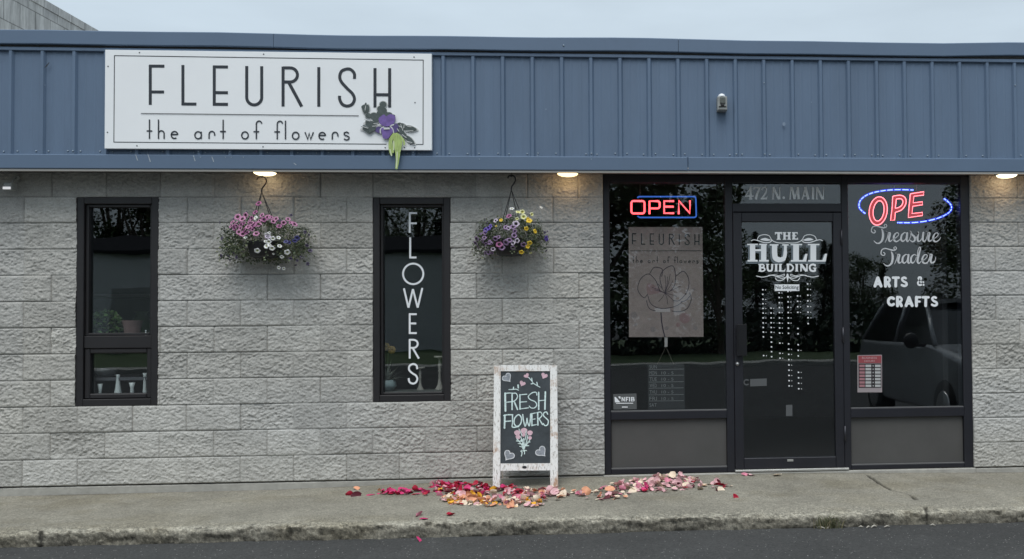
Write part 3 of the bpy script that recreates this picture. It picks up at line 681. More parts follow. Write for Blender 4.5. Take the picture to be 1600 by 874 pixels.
# flourishes, mirrored
for c, sgn in ((588, 1), (588, -1)):
    mx_ = (lambda p: p) if sgn == 1 else (lambda p: (2*588-p[0]+2, p[1]))
    Iw.line([mx_(p) for p in spl([(148, 211), (178, 199), (225, 208), (300, 231), (370, 232), (408, 205)])], [9]*12+[11]*24, 'r')
    Iw.line([mx_(p) for p in spl([(222, 197), (245, 155), (305, 136), (368, 150), (405, 205), (460, 232), (530, 240), (588, 236)])], 9, 'r')
    Iw.fill([mx_(p) for p in spl([(262, 200), (290, 182), (330, 178), (362, 190), (392, 203), (340, 214)], 4, True)])
    mz = (lambda p: p) if sgn == 1 else (lambda p: (2*597-p[0], p[1]))
    Iw.line([mz(p) for p in spl([(212, 648), (280, 662), (345, 652), (400, 638), (455, 652), (520, 676), (562, 668)])], 9, 'r')
    Iw.line([mz(p) for p in spl([(360, 640), (440, 634), (500, 646), (556, 626), (548, 650), (490, 652), (450, 655)])], 7)
    Iw.line([mz(p) for p in spl([(445, 668), (470, 702), (530, 700), (580, 660), (592, 625)])], 9)
Iw.fill([(598, 612), (612, 665), (598, 726), (584, 665)])
ink('lettering', Iw, M_VINYL, door); ink('lettering_shadow', I, M_SHADOWV, door)
D = Ink(vplane(DG), .0015, A=H); D.fill([(440, 752), (746, 752), (746, 833), (440, 833)])
D2 = Ink(vplane(DG), .0025, A=H); D2.text('No Soliciting', 449, 764, 736, 822, bold=.012)
s_ = ink('notice_sticker', D, M_VINYL, door); ink('sticker_text', D2, M_INK, s_)
Q = lambda x, y: (1170+x/4.6, 430+y/4.6)
D = Ink(vplane(DG), .0015, A=Q)
cols = {100: [(106, 1), (139, 0), (174, 1), (206, 1), (240, 1), (273, 1), (308, 1), (344, 1), (377, 0), (410, 1), (444, 0), (579, 1)],
        157: [(238, 1), (273, 1), (308, 1), (343, 1), (377, 1), (411, 1), (447, 0), (482, 0), (516, 0), (551, 0), (587, 0)],
        217: [(128, 1), (162, 1), (199, 1), (234, 1), (270, 1), (308, 1), (345, 1), (380, 1), (417, 1), (489, 1), (562, 1), (597, 1)],
        280: [(118, 1), (157, 1), (193, 1), (232, 1), (270, 1), (308, 1), (345, 1), (382, 0), (419, 0), (495, 0), (533, 1), (570, 1), (608, 1), (646, 1), (684, 1), (721, 1), (759, 1), (796, 1)],
        348: [(150, 1), (189, 1), (228, 1), (268, 1), (384, 0), (423, 0), (501, 0), (541, 1), (581, 0), (699, 1), (738, 1), (777, 1), (817, 1)],
        421: [(64, 1), (103, 1), (145, 1), (186, 1), (226, 1), (267, 1), (307, 1), (349, 0)]}
for x, l in cols.items():
    for y, t in l:
        xx = x+(y-100)*.012; D.fill([(xx-5, y-5), (xx+5, y-4), (xx+6, y+4), (xx-4, y+5)])
        if t: D.disc(xx+20, y+1, 3.2, 6)
ink('directory_lettering', D, M_VINYL, door)
M_FADE = mat('faded_vinyl', (.085, .09, .095), .6)
D = Ink(vplane(DG), .0015); D.fill([(1172, 592.5), (1198, 591.5), (1198, 603), (1172, 604)]); ink('faded_sticker', D, M_FADE, door)
D = Ink(vplane(DG), .0015); D.line(arc(1166.5, 597.5, 4, 4, 40, 320), 2); ink('faded_ring', D, M_FADE, door)
D = Ink(vplane(DG), .0015); D.fill([(1228, 633), (1238, 632.5), (1238, 650), (1228, 650.5)]); ink('tape_patch', D, M_FADE, door)
# right pane
Tq = lambda x, y: (1350+x/10.93, 345+y/10.93)
I = Ink(vplane(GS), .0015, .00006, A=Tq)
def vw(pts, ws, dx=0, dy=0, n=7):
    q = spl([(p[0]+dx, p[1]+dy, w) for p, w in zip(pts, ws)], n); I.line(q, [max(7, p[2]*1.12) for p in q], 'r')
def cap_T(dx, dy):
    vw([(168, 158), (192, 178), (180, 207), (148, 207), (125, 178), (140, 116), (195, 92), (262, 106), (325, 122), (374, 112), (388, 82), (365, 64), (342, 84), (356, 102)], [12, 14, 14, 14, 16, 16, 16, 18, 22, 16, 13, 13, 12, 10], dx, dy)
    vw([(302, 150), (318, 190), (324, 260), (306, 338), (262, 384), (212, 384), (168, 346)], [16, 28, 34, 30, 22, 16, 9], dx, dy)
def let_r(dx, dy): vw([(360, 372), (392, 300), (412, 232), (402, 205), (386, 192), (412, 206), (446, 214), (432, 270), (424, 322), (444, 354), (486, 326)], [8, 12, 12, 14, 20, 14, 22, 32, 32, 22, 9], dx, dy)
def let_e(dx, dy): vw([(480, 330), (548, 288), (590, 240), (574, 208), (534, 222), (506, 280), (516, 338), (556, 358), (606, 326), (632, 286)], [9, 11, 13, 14, 18, 30, 28, 20, 13, 9], dx, dy)
def let_a(dx, dy):
    vw([(732, 222), (692, 206), (645, 248), (632, 318), (662, 354), (704, 318), (728, 250)], [10, 14, 26, 30, 20, 10, 10], dx, dy)
    vw([(738, 212), (728, 280), (726, 330), (746, 356), (782, 316)], [26, 32, 30, 20, 9], dx, dy)
def let_s(dx, dy): vw([(766, 332), (798, 262), (790, 186), (818, 236), (862, 282), (866, 332), (828, 362), (792, 340)], [9, 10, 20, 24, 32, 28, 18, 16], dx, dy)
def let_u(dx, dy):
    vw([(868, 330), (905, 250), (922, 206), (912, 290), (922, 350), (962, 340), (996, 280), (1010, 220)], [8, 10, 30, 32, 26, 14, 10, 10], dx, dy)
    vw([(1012, 206), (1002, 290), (1006, 336), (1026, 356), (1056, 320)], [28, 32, 28, 18, 8], dx, dy)
cap_T(0, 0); let_r(0, 0); let_e(0, 0); let_a(0, 0); let_s(0, 0); let_u(0, 0); let_r(675, -2); let_e(675, 2)
cap_T(164, 384); let_r(160, 370); let_a(22, 372)
vw([(890, 594), (852, 580), (810, 622), (798, 688), (826, 724), (866, 690), (894, 620)], [10, 14, 26, 30, 20, 10, 10])
vw([(906, 600), (922, 500), (950, 452), (962, 480), (940, 560), (918, 640), (912, 700), (936, 730), (972, 696)], [12, 12, 13, 16, 26, 32, 30, 20, 9])
let_e(488, 372); let_r(712, 368)
vw([(1180, 726), (1210, 690), (1222, 630)], [14, 12, 9])
ink('lettering', I, mat('silver_vinyl', (.62, .63, .65), .45), st)
I = Ink(vplane(GS), .0015, .00006, A=lambda x, y: (1350+x/11.43, 420+y/11.43))
wA = 54
def A_(cx, dy, hw=58): I.line([(cx, 166+dy), (cx-hw+8, 310+dy)], wA, 'r'); I.line([(cx+2, 166+dy), (cx+hw, 310+dy)], wA, 'r'); I.seg(cx-36, 278+dy, cx+36, 278+dy, 34)
def R_(x, dy): I.seg(x, 162+dy, x, 312+dy, wA, 'r'); I.line(spl([(x, 160+dy), (x+50, 162+dy), (x+76, 200+dy), (x+50, 240+dy), (x+4, 243+dy)]), 40, 'r'); I.line([(x+38, 245+dy), (x+70, 312+dy)], wA, 'r')
def T_(cx, dy): I.seg(cx-52, 162+dy, cx+48, 162+dy, 44, 'r'); I.seg(cx, 162+dy, cx-3, 312+dy, 50, 'r')
def S_(dx, dy): I.line(spl([(744+dx, 172+dy), (710+dx, 160+dy), (678+dx, 186+dy), (704+dx, 226+dy), (752+dx, 254+dy), (758+dx, 292+dy), (718+dx, 310+dy), (674+dx, 294+dy)]), 42, 'r')
A_(245, 0); R_(382, 0); T_(568, 0); S_(0, 0)
I.line(spl([(1062, 290), (1004, 224), (972, 180), (984, 156), (1012, 158), (1018, 184), (980, 222), (960, 256), (978, 290), (1020, 288), (1058, 242)]), 33, 'r')
I.line(arc(490, 585, 58, 66, 48, 312, 24), 48, 'r'); R_(596, 350); A_(800, 350); I.seg(934, 512, 934, 662, wA, 'r'); I.seg(934, 512, 1004, 512, 42, 'r'); I.seg(934, 588, 992, 588, 38, 'r'); T_(1102, 350); S_(538, 350)
ink('lettering', I, M_VINYL, st)
# paper notices stuck to the glass, inside
def card(name, label, cat, quad, mt, Y):
    I = Ink(vplane(Y), .0); I.fill(quad, .0012); o = obj(name, I.mb, mt); return tag(o, label, cat)
c = card('hours_card', 'small red and white opening hours card in the right glass pane', 'sign', [(1339.6, 555.2), (1378, 554.6), (1378.3, 613.2), (1339.8, 613.4)], mat('card_grey', (.30, .26, .27), .6), .033)
K = lambda x, y: (1330+x/11.65, 545+y/11.65)
I = Ink(vplane(.033), .002, A=K); I.fill([(128, 130), (548, 128), (548, 262), (130, 264)]); rr = ink('header', I, mat('card_red', (.28, .055, .065), .6), c)
I = Ink(vplane(.033), .0035, A=K); I.text('BUSINESS', 195, 150, 465, 186); I.text('HOURS', 240, 208, 430, 242); ink('header_text', I, mat('card_pink', (.52, .34, .35), .6), c)
I = Ink(vplane(.033), .002, A=K); I.fill([(132, 272), (545, 270), (547, 712), (134, 714)]); ink('grid', I, mat('card_black', (.02, .015, .018), .6), c)
I = Ink(vplane(.033), .0032, A=K); J = Ink(vplane(.033), .0032, A=K)
for k in range(7):
    y = 292+k*60.5; I.fill([(148, y), (245, y), (245, y+42), (148, y+42)])
    for a, b in ((258, 362), (430, 534)): J.fill([(a, y), (b, y), (b, y+42), (a, y+42)])
    J.fill([(388, y+10), (406, y+10), (406, y+32), (388, y+32)])
ink('day_cells', I, mat('card_rose', (.34, .16, .18), .6), c); ink('hour_cells', J, mat('card_light', (.42, .42, .42), .6), c)
c = card('member_decal', 'small grey rectangular member decal in lower left corner of the left glass pane', 'decal', [(958, 616), (994.5, 615), (995, 639.6), (958.5, 640)], mat('decal_grey', (.085, .09, .092), .6), .033)
B = lambda x, y: (950+x/21.84, 605+y/21.84)
I = Ink(vplane(.033), .0022, A=B)
I.fill([(222, 340), (262, 340), (420, 520), (236, 522)]); I.fill([(345, 335), (380, 318), (428, 325), (428, 400), (400, 395)])
for x in (478, 555): I.seg(x, 340, x, 490, 30)
I.seg(478, 345, 555, 485, 26); I.seg(620, 340, 620, 490, 32); I.seg(605, 352, 700, 352, 26); I.seg(610, 415, 680, 415, 26); I.seg(735, 340, 735, 490, 34)
I.seg(800, 340, 800, 490, 30); I.line([(800, 350), (880, 355), (880, 400), (800, 412)], 24); I.line([(800, 412), (892, 420), (888, 470), (800, 480)], 24)
I.seg(275, 555, 858, 550, 26); I.seg(475, 682, 672, 682, 34)
ink('decal_print', I, M_VINYL, c)

# ================================================================== things on the front
# ---- shop sign
YS = -.262
sp = [at(164.2, 77, YS), at(674.7, 235.2, YS)]; sx0, sx1 = sp[0].x, sp[1].x; sz1 = (at(164.6, 76.5, YS).z+at(674.4, 85.7, YS).z)/2; sz0 = (at(163.7, 232, YS).z+at(675.1, 235.4, YS).z)/2
SIGN = thing('shop_sign', 'long white rectangular sign board with thin black lettering and an iris, fixed on blue fascia', 'sign', ((sx0+sx1)/2, YS, sz0))
m = MB(); m.box(sx0, sx1, YS, YS+.028, sz0, sz1, bev=.002); obj('panel', m, M_WHITE, SIGN)
def fleurish(I, w):
    I.seg(234.9, 101.9, 234.9, 164.2, w); I.seg(232.9, 103.6, 257, 103.8, w); I.seg(236.9, 144, 256.5, 144.1, w)
    I.seg(285.9, 101.9, 285.9, 164.9, w); I.seg(283.9, 162.8, 307, 163, w)
    I.seg(334.9, 102.8, 334.9, 165.1, w); I.seg(332.9, 104.8, 356.3, 105, w); I.seg(336.9, 145, 356.3, 145.2, w); I.seg(332.9, 163.2, 356.3, 163.3, w)
    I.line([(385.6, 103.5), (385.6, 152.5)]+arc(397.3, 152.5, 11.7, 11.7, 180, 360)+[(409, 103.8)], w)
    I.seg(442.4, 104.4, 442.4, 166.7, w); I.line([(442.4, 106.3), (453.5, 106.4)]+arc(453.5, 117.4, 11.4, 11, 90, -90)+[(442.4, 128.4)], w); I.line([(451, 128.5), (471.5, 166.8)], w*1.05)
    I.seg(498.2, 105.2, 498.2, 167, w)
    I.line(spl([(553.9, 123.5), (553.6, 115), (548, 109), (541.5, 108.3), (534, 111.5), (531, 119), (533, 127.5), (542, 138), (551, 147), (553.9, 155.5), (550, 163.5), (542, 166), (534.5, 162.8), (530.8, 155), (530.8, 150)]), w)
    I.seg(586, 106.7, 586, 168.2, w); I.seg(608.9, 106.9, 608.9, 168.3, w); I.seg(588, 148.3, 607, 148.4, w)
def tagline(I, w):
    I.seg(233.8, 187, 233.8, 217.4, w); I.seg(229.4, 205, 238.1, 205, w)
    I.seg(247.9, 187, 247.9, 217.4, w); I.line([(247.9, 210)]+arc(252.3, 209.5, 4.4, 4.8, 180, 0)+[(256.7, 217.3)], w)
    def e(cx, cy): I.line([(cx-5, cy-.7), (cx+5, cy-.7)]+arc(cx, cy, 5.1, 5.4, 5, 305, 18), w)
    def o(cx, cy): I.line(arc(cx, cy, 5.1, 5.5, 0, 345, 23), w, close=True)
    def r(x, y0, y1): I.line([(x, y1), (x, y0+5)]+arc(x+4.4, y0+5, 4.4, 4.8, 180, 0)+[(x+8.8, y0+7)], w)
    e(272.9, 211.2); o(309.8, 211.6); I.seg(314.7, 206, 314.7, 217.4, w); r(326.9, 205.4, 217.4)
    I.seg(348.9, 187.4, 348.9, 217.6, w); I.seg(344, 205.8, 353, 205.8, w); o(383, 211.8)
    def ff(x, y): I.line([(x, y+23.5), (x, y)]+arc(x+4.2, y, 4.2, 4.8, 180, 10), w); I.seg(x-4.5, y+11.8, x+4.4, y+11.8, w)
    ff(400.8, 194.3); ff(433.4, 194.5); I.seg(446.3, 189, 446.3, 218, w); o(462.2, 212.4)
    I.line([(476.8, 206.8), (481, 218), (483.3, 208.5), (485.7, 218), (489.9, 206.8)], w)
    e(503.7, 212.6); r(519.4, 206.8, 218.5)
    I.line(spl([(545.3, 209), (542, 206.8), (538.2, 208.2), (538.6, 211.2), (542, 212.6), (545.4, 214.5), (545, 217.6), (541.5, 219), (537.6, 217.4)]), w)
I = Ink(vplane(YS), .0012, .00008); fleurish(I, 4.7); tagline(I, 2.1); I.line([(220.5, 177.7), (560.6, 181.3)], 1.1)
ink('lettering', I, M_INK, SIGN)
I = Ink(vplane(YS), .001)
I.line([(604, 225.6), (178, 222.3), (178.9, 87.2), (661.3, 94.2), (661, 226), (640.4, 226)], 1.25); ink('border', I, M_INK, SIGN)
M_SCRG = mat('screw_grey', (.15, .16, .17), .5, .4)
for u, v in ((169, 104), (168, 207), (218, 82.5), (412, 85), (647, 89.5), (214, 228), (411, 229.5), (602, 231), (648, 231), (648.5, 160.6), (632, 230.5)):
    p = at(u, v, YS); m = MB(); m.lathe((p.x, YS, p.z), [(.0055, 0), (.0055, -.002), (.002, -.0035)], 8, 0, 'y'); obj('fixing_screw', m, M_SCRG, SIGN)
# the painted cut-out iris
E8 = lambda x, y: (555+x/7.28, 150+y/7.28)
M_LEAFD = mat('cutout_dark_leaf', (.075, .095, .092), .6, var=.25, vscale=40); M_IRIS = mat('cutout_purple', (.17, .105, .34), .55, var=.3, vscale=35)
M_IRISD = mat('cutout_dark_purple', (.09, .065, .20), .55, var=.2, vscale=35); M_LIME = mat('cutout_lime', (.40, .52, .17), .55, var=.3, vscale=40, stretch=(2, 1, .4)); M_PALE = mat('cutout_pale', (.62, .63, .62), .55)
YC = YS-.004
def blob(cx, cy, rx, ry, rot=0, n=14, tip=0):
    out = []
    for i in range(n):
        a = 2*math.pi*i/n; r = 1+tip*max(0, math.cos(a))**3
        x, y = rx*r*math.cos(a), ry*math.sin(a)*(1-.35*tip*abs(math.cos(a))); out.append((cx+x*math.cos(R(rot))+y*math.sin(R(rot)), cy-x*math.sin(R(rot))+y*math.cos(R(rot))))
    return out
RIM = Ink(vplane(YC+.0015), .0, .0002, A=E8)
for b in (blob(318, 98, 46, 40), blob(292, 150, 48, 42), blob(215, 232, 55, 46), blob(150, 225, 40, 34), blob(140, 150, 28, 55, -8), blob(100, 165, 20, 52, 20), blob(615, 376, 74, 40, -8, tip=.35), blob(540, 350, 50, 36, -20), blob(615, 499, 70, 34, -38, tip=.3), blob(560, 454, 48, 32, -50), blob(190, 300, 92, 26, 10), blob(170, 375, 105, 22, 5)): RIM.fill([(x+(x-sum(q[0] for q in b)/len(b))*.10, y+(y-sum(q[1] for q in b)/len(b))*.10) for x, y in b], .002)
obj('leaf_rim', RIM.mb, M_PALE, SIGN)
CUT = Ink(vplane(YC), .0, .0004, A=E8); CUT.mi = 0
for b in (blob(318, 98, 40, 34), blob(292, 150, 42, 36), blob(330, 165, 30, 32), blob(290, 205, 46, 40), blob(215, 232, 48, 40), blob(240, 265, 44, 36), blob(150, 225, 34, 28), blob(385, 225, 46, 38), blob(440, 232, 18, 18), blob(330, 210, 45, 45)): CUT.fill(b, .004)
for b in (blob(140, 150, 22, 48, -8), blob(100, 165, 14, 44, 20), blob(92, 122, 24, 14, 40), blob(118, 112, 12, 34, -15)): CUT.fill(b, .003)
for b in (blob(615, 372, 66, 32, -8, tip=.35), blob(540, 345, 42, 30, -20), blob(500, 330, 32, 22, 20), blob(615, 495, 62, 26, -38, tip=.3), blob(560, 450, 40, 24, -50), blob(525, 400, 34, 30, 0)): CUT.fill(b, .003)
for k in range(9):
    a = spl([(255-k*6, 330+k*6), (200-k*4, 300+k*16), (120-k*7+((k*37) % 30), 275+k*13)], 5); CUT.line(a, [20-i*.9 for i in range(len(a))])
for k in range(6):
    a = spl([(240, 380), (170, 370+k*10), (70+k*22, 355+k*14)], 5); CUT.line(a, [14-i*.7 for i in range(len(a))])
IR = thing_iris = obj('iris_cutout', CUT.mb, M_LEAFD, SIGN)
F = Ink(vplane(YC-.0075), .0, .0006, A=E8)
F.mi = 1; F.fill([(272, 345), (300, 360), (290, 420), (262, 425), (228, 405), (235, 365)], .003); F.fill([(410, 345), (470, 312), (495, 345), (490, 400), (455, 425), (425, 395)], .003)
F.mi = 0; F.fill(spl([(280, 245), (330, 215), (355, 235), (400, 210), (455, 235), (448, 300), (415, 335), (350, 350), (290, 325), (268, 275)], 5, True), .004)
F.fill(spl([(300, 375), (355, 362), (415, 370), (430, 415), (395, 465), (375, 488), (325, 485), (308, 440)], 5, True), .006)
F.mi = 1; F.line(spl([(362, 232), (358, 280), (362, 335)]), [6]*15); F.line(spl([(345, 300), (352, 330), (358, 350)]), [10]*15)
F.mi = 2
for q in ([(282, 320), (300, 330)], [(325, 355), (290, 380), (288, 425)], [(400, 345), (428, 380), (438, 420)], [(440, 330), (412, 338)]): F.line(spl(q, 5), 13, 'r')
F.fill([(328, 366), (395, 364), (398, 385), (330, 388)], .0075)
for a, b in (((480, 375), (500, 405)), ((520, 330), (545, 395)), ((560, 330), (555, 370)), ((500, 345), (530, 360)), ((600, 350), (640, 355)), ((560, 405), (660, 400)), ((590, 520), (650, 535)), ((540, 445), (585, 480)), ((215, 320), (290, 330)), ((200, 350), (250, 345)), ((110, 270), (170, 290)), ((80, 350), (150, 372)), ((125, 120), (118, 165))): F.line([a, b], 7, 'r')
obj('iris_petals', F.mb, [M_IRIS, M_IRISD, M_PALE], IR)
L = Ink(vplane(YC-.013), .0, .0006, A=E8)
for q, w in (([(440, 440), (405, 500), (398, 600), (410, 670)], 38), ([(455, 440), (450, 520), (432, 600), (430, 640)], 36), ([(470, 440), (490, 540), (488, 680), (470, 820)], 44), ([(460, 445), (465, 560), (478, 700), (472, 825)], 36), ([(490, 445), (520, 520), (512, 590), (505, 640)], 30), ([(500, 450), (545, 500), (560, 540), (555, 560)], 20)):
    a = spl(q, 6); n = len(a); L.line(a, [w*(.55+.5*math.sin(math.pi*min(1, .25+.75*i/n))) for i in range(n)], 'r')
L2 = L
obj('amaranth_tassel', L.mb, M_LIME, IR)
Lp = Ink(vplane(YC-.017), .0, .0006, A=E8)
for q in ([(438, 520), (440, 570), (438, 615)], [(478, 640), (476, 720), (470, 815)], [(396, 610), (405, 650), (414, 680)]): Lp.line(spl(q, 5), 11, 'r')
obj('tassel_highlight', Lp.mb, mat('cutout_cream', (.66, .70, .52), .6), IR)

# ---- photocell lamp on the fascia
p = at(1127.6, 162, -.24); x, z = p.x, p.z
T = thing('photocell_box', 'small grey weathered light sensor box with white dome on the blue fascia above door', 'light sensor', (x, YF, z))
m = MB(); m.box(x-.038, x+.038, -.292, YF-.001, z-.064, z+.045, bev=.006); obj('housing', m, M_GREY, T)
m = MB(); m.lathe((x-.002, -.262, z+.046), [(.030, 0), (.029, .006), (.022, .018), (.010, .025), (.001, .027)], 16); obj('dome', m, M_VINYL, T)
m = MB(); m.box(x-.020, x+.022, -.302, -.2925, z-.012, z+.036, bev=.003); obj('lens', m, mat('dusty_lens', (.10, .11, .10), .4, var=.3, vscale=60), T)
m = MB(); m.box(x-.012, x+.012, -.306, -.2925, z-.034, z-.013, bev=.002); m.box(x-.03, x+.03, -.300, -.2925, z-.039, z-.0345, bev=.001); obj('bracket', m, M_BLACK, T)

# ---- soffit lights (lit)
M_LENS = emat('lit_lens', (1, .74, .36), 2.1); M_RIM = mat('light_rim', (.07, .068, .065), .5)
def soffit_light(u, v, label, strength, bright=None):
    p = at(u, v, -.12); c = Vector((p.x, -.12, 2.4255))
    T = thing('soffit_light', label, 'light', c, 'round lights under the soffit')
    m = MB(); m.lathe(c, [(.098, 0), (.098, -.010), (.090, -.018), (.084, -.0185)], 32); obj('rim', m, M_RIM, T)
    m = MB(); m.lathe(c+Vector((0, 0, -.0186)), [(.082, 0), (.076, -.008), (.058, -.016), (.03, -.021), (.002, -.022)], 32); obj('lens', m, bright or M_LENS, T)
    l = bpy.data.lights.new('soffit_light_bulb', 'POINT'); l.energy = strength; l.color = (1, .55, .24); l.shadow_soft_size = .04
    o = bpy.data.objects.new('bulb', l); COL.objects.link(o); o.parent = T; o.location = (0, -.01, -.085)
soffit_light(414, 272, 'lit round soffit light directly above the left hanging basket', .19, emat('lit_lens_pale', (1, .82, .50), 2.3))
soffit_light(887, 273, 'lit round soffit light between right hanging basket and storefront frame', .26)
soffit_light(1573, 273, 'lit round soffit light over the block wall right of storefront', .36, emat('lit_lens_white', (1, .88, .58), 2.6))

# ---- small flood lamp at the far left
p = at(15.5, 293, -.08); x, z = p.x, p.z
T = thing('flood_lamp', 'tiny grey lamp head with white face on wall near the left end', 'lamp', (x, -.02, z))
m = MB(); m.lathe((x+.012, -.012, z+.085), [(.022, 0), (.022, -.012), (.010, -.018)], 14, 0, 'y'); obj('mount', m, M_GREY, T)
m = MB(); m.tube([(x+.012, -.024, z+.083), (x+.010, -.055, z+.06), (x+.004, -.07, z+.03)], .007, 8); obj('arm', m, M_GREY, T)
m = MB(); m.box(x-.03, x+.03, -.115, -.045, z-.022, z+.032, bev=.008); obj('head', m, M_GREY, T)
m = MB(); m.box(x-.028, x+.028, -.119, -.1155, z-.02, z-.001, bev=.001); obj('face', m, emat('lamp_face', (.95, .97, 1), .55), T)

# ---- hanging baskets
def flower_mesh(name, inner, rim, kind='petunia'):
    m = MB(); n = 20
    rings = [(.0, .016), (.006, .004), (.0125, -.001), (.0195, -.0035), (.0255, -.001)] if kind == 'petunia' else [(.0, .004), (.005, .002), (.012, -.002), (.02, -.004), (.025, .0)]
    vs = []
    for k, (r, d) in enumerate(rings):
        for i in range(n):
            a = 2*math.pi*i/n; lob = 1+(.10*math.cos(5*a) if k >= 3 else .03*math.cos(5*a)*(k > 1)); ruf = .0025*math.sin(5*a+1)*(k == 4)
            vs.append((r*lob*math.cos(a), d+ruf, r*lob*math.sin(a)))
    for k in range(len(rings)-1):
        m.add(vs[k*n:(k+2)*n], [(i, (i+1) % n, n+(i+1) % n, n+i) for i in range(n)], 0 if k < 2 else 1, True)
    m.tube([(0, .004, 0), (0, .022, -.002), (0, .034, -.008)], [.006, .0035, .0015], 6, 2)
    me = bpy.data.meshes.new(name); me.from_pydata(m.v, [], m.f)
    for q in (inner, rim, M_STEM): me.materials.append(q)
    me.polygons.foreach_set('material_index', m.m); me.polygons.foreach_set('use_smooth', m.sm); me.update(); return me
M_STEM = mat('stem_green', (.07, .11, .04), .6)
fm = lambda n, c: mat(n, c, .55, spec=.3, var=.12, vscale=60)
F_PINK = flower_mesh('flower', fm('throat_wine', (.075, .012, .045)), fm('rim_pink', (.48, .22, .36)))
F_PINK2 = flower_mesh('flower', fm('throat_plum', (.06, .01, .05)), fm('rim_mauve', (.34, .12, .25)))
F_WHITE = flower_mesh('flower', fm('throat_cream', (.55, .55, .36)), fm('rim_white', (.76, .76, .76)))
F_WHITED = flower_mesh('flower', fm('throat_violet', (.04, .012, .06)), fm('rim_lilac', (.60, .52, .62)))
F_BLUE = flower_mesh('flower', fm('throat_indigo', (.03, .02, .12)), fm('rim_blue', (.085, .085, .22)))
F_VIOL = flower_mesh('flower', fm('throat_deep', (.06, .03, .22)), fm('rim_violet', (.17, .11, .46)))
F_YEL = flower_mesh('flower', fm('throat_gold', (.55, .30, .01)), fm('rim_yellow', (.74, .52, .05)), 'calibrachoa')
F_CREAM = flower_mesh('flower', fm('throat_lemon', (.60, .55, .12)), fm('rim_cream', (.72, .72, .42)))
F_PUR = flower_mesh('flower', fm('throat_aubergine', (.035, .010, .045)), fm('rim_purple', (.30, .20, .34)))
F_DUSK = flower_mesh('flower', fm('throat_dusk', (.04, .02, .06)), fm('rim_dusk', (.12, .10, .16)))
M_LEAF = mat('basket_leaf', (.10, .125, .068), .55, var=.45, vscale=25); M_LEAF2 = mat('basket_leaf_light', (.17, .19, .09), .55, var=.35, vscale=25); M_LEAF3 = mat('basket_leaf_dark', (.05, .068, .045), .6)
def leaves(m, n, c, rad, rng, size=.017, mats=3, skip=None):
    for _ in range(n):
        while True:
            d = Vector((rng.gauss(0, 1), rng.gauss(0, 1), rng.gauss(0, 1))).normalized()
            if d.y < .75: break
        r = rng.uniform(.45, 1.02)**.6; p = Vector((c[0]+d.x*rad[0]*r, c[1]+d.y*rad[1]*r, c[2]+d.z*rad[2]*r-.04*(d.x*r)**2))
        if skip and skip(p): continue
        a = Vector((d.x+rng.uniform(-.8, .8), d.y-.4+rng.uniform(-.6, .6), d.z*.5+rng.uniform(-.9, .5))).normalized(); b = a.cross(Vector((rng.uniform(-1, 1), rng.uniform(-1, 1), rng.uniform(-1, 1)))).normalized(); nn = a.cross(b)
        L = size*rng.uniform(.7, 1.6); w = L*rng.uniform(.38, .6)
        m.add([p, p+a*L*.5+b*w+nn*L*.12, p+a*L, p+a*L*.5-b*w+nn*L*.12, p+a*L*.5-nn*L*.05], [(0, 1, 4), (1, 2, 4), (2, 3, 4), (3, 0, 4)], rng.choice([0, 0, 0, 1, 2]) if mats == 3 else 0)
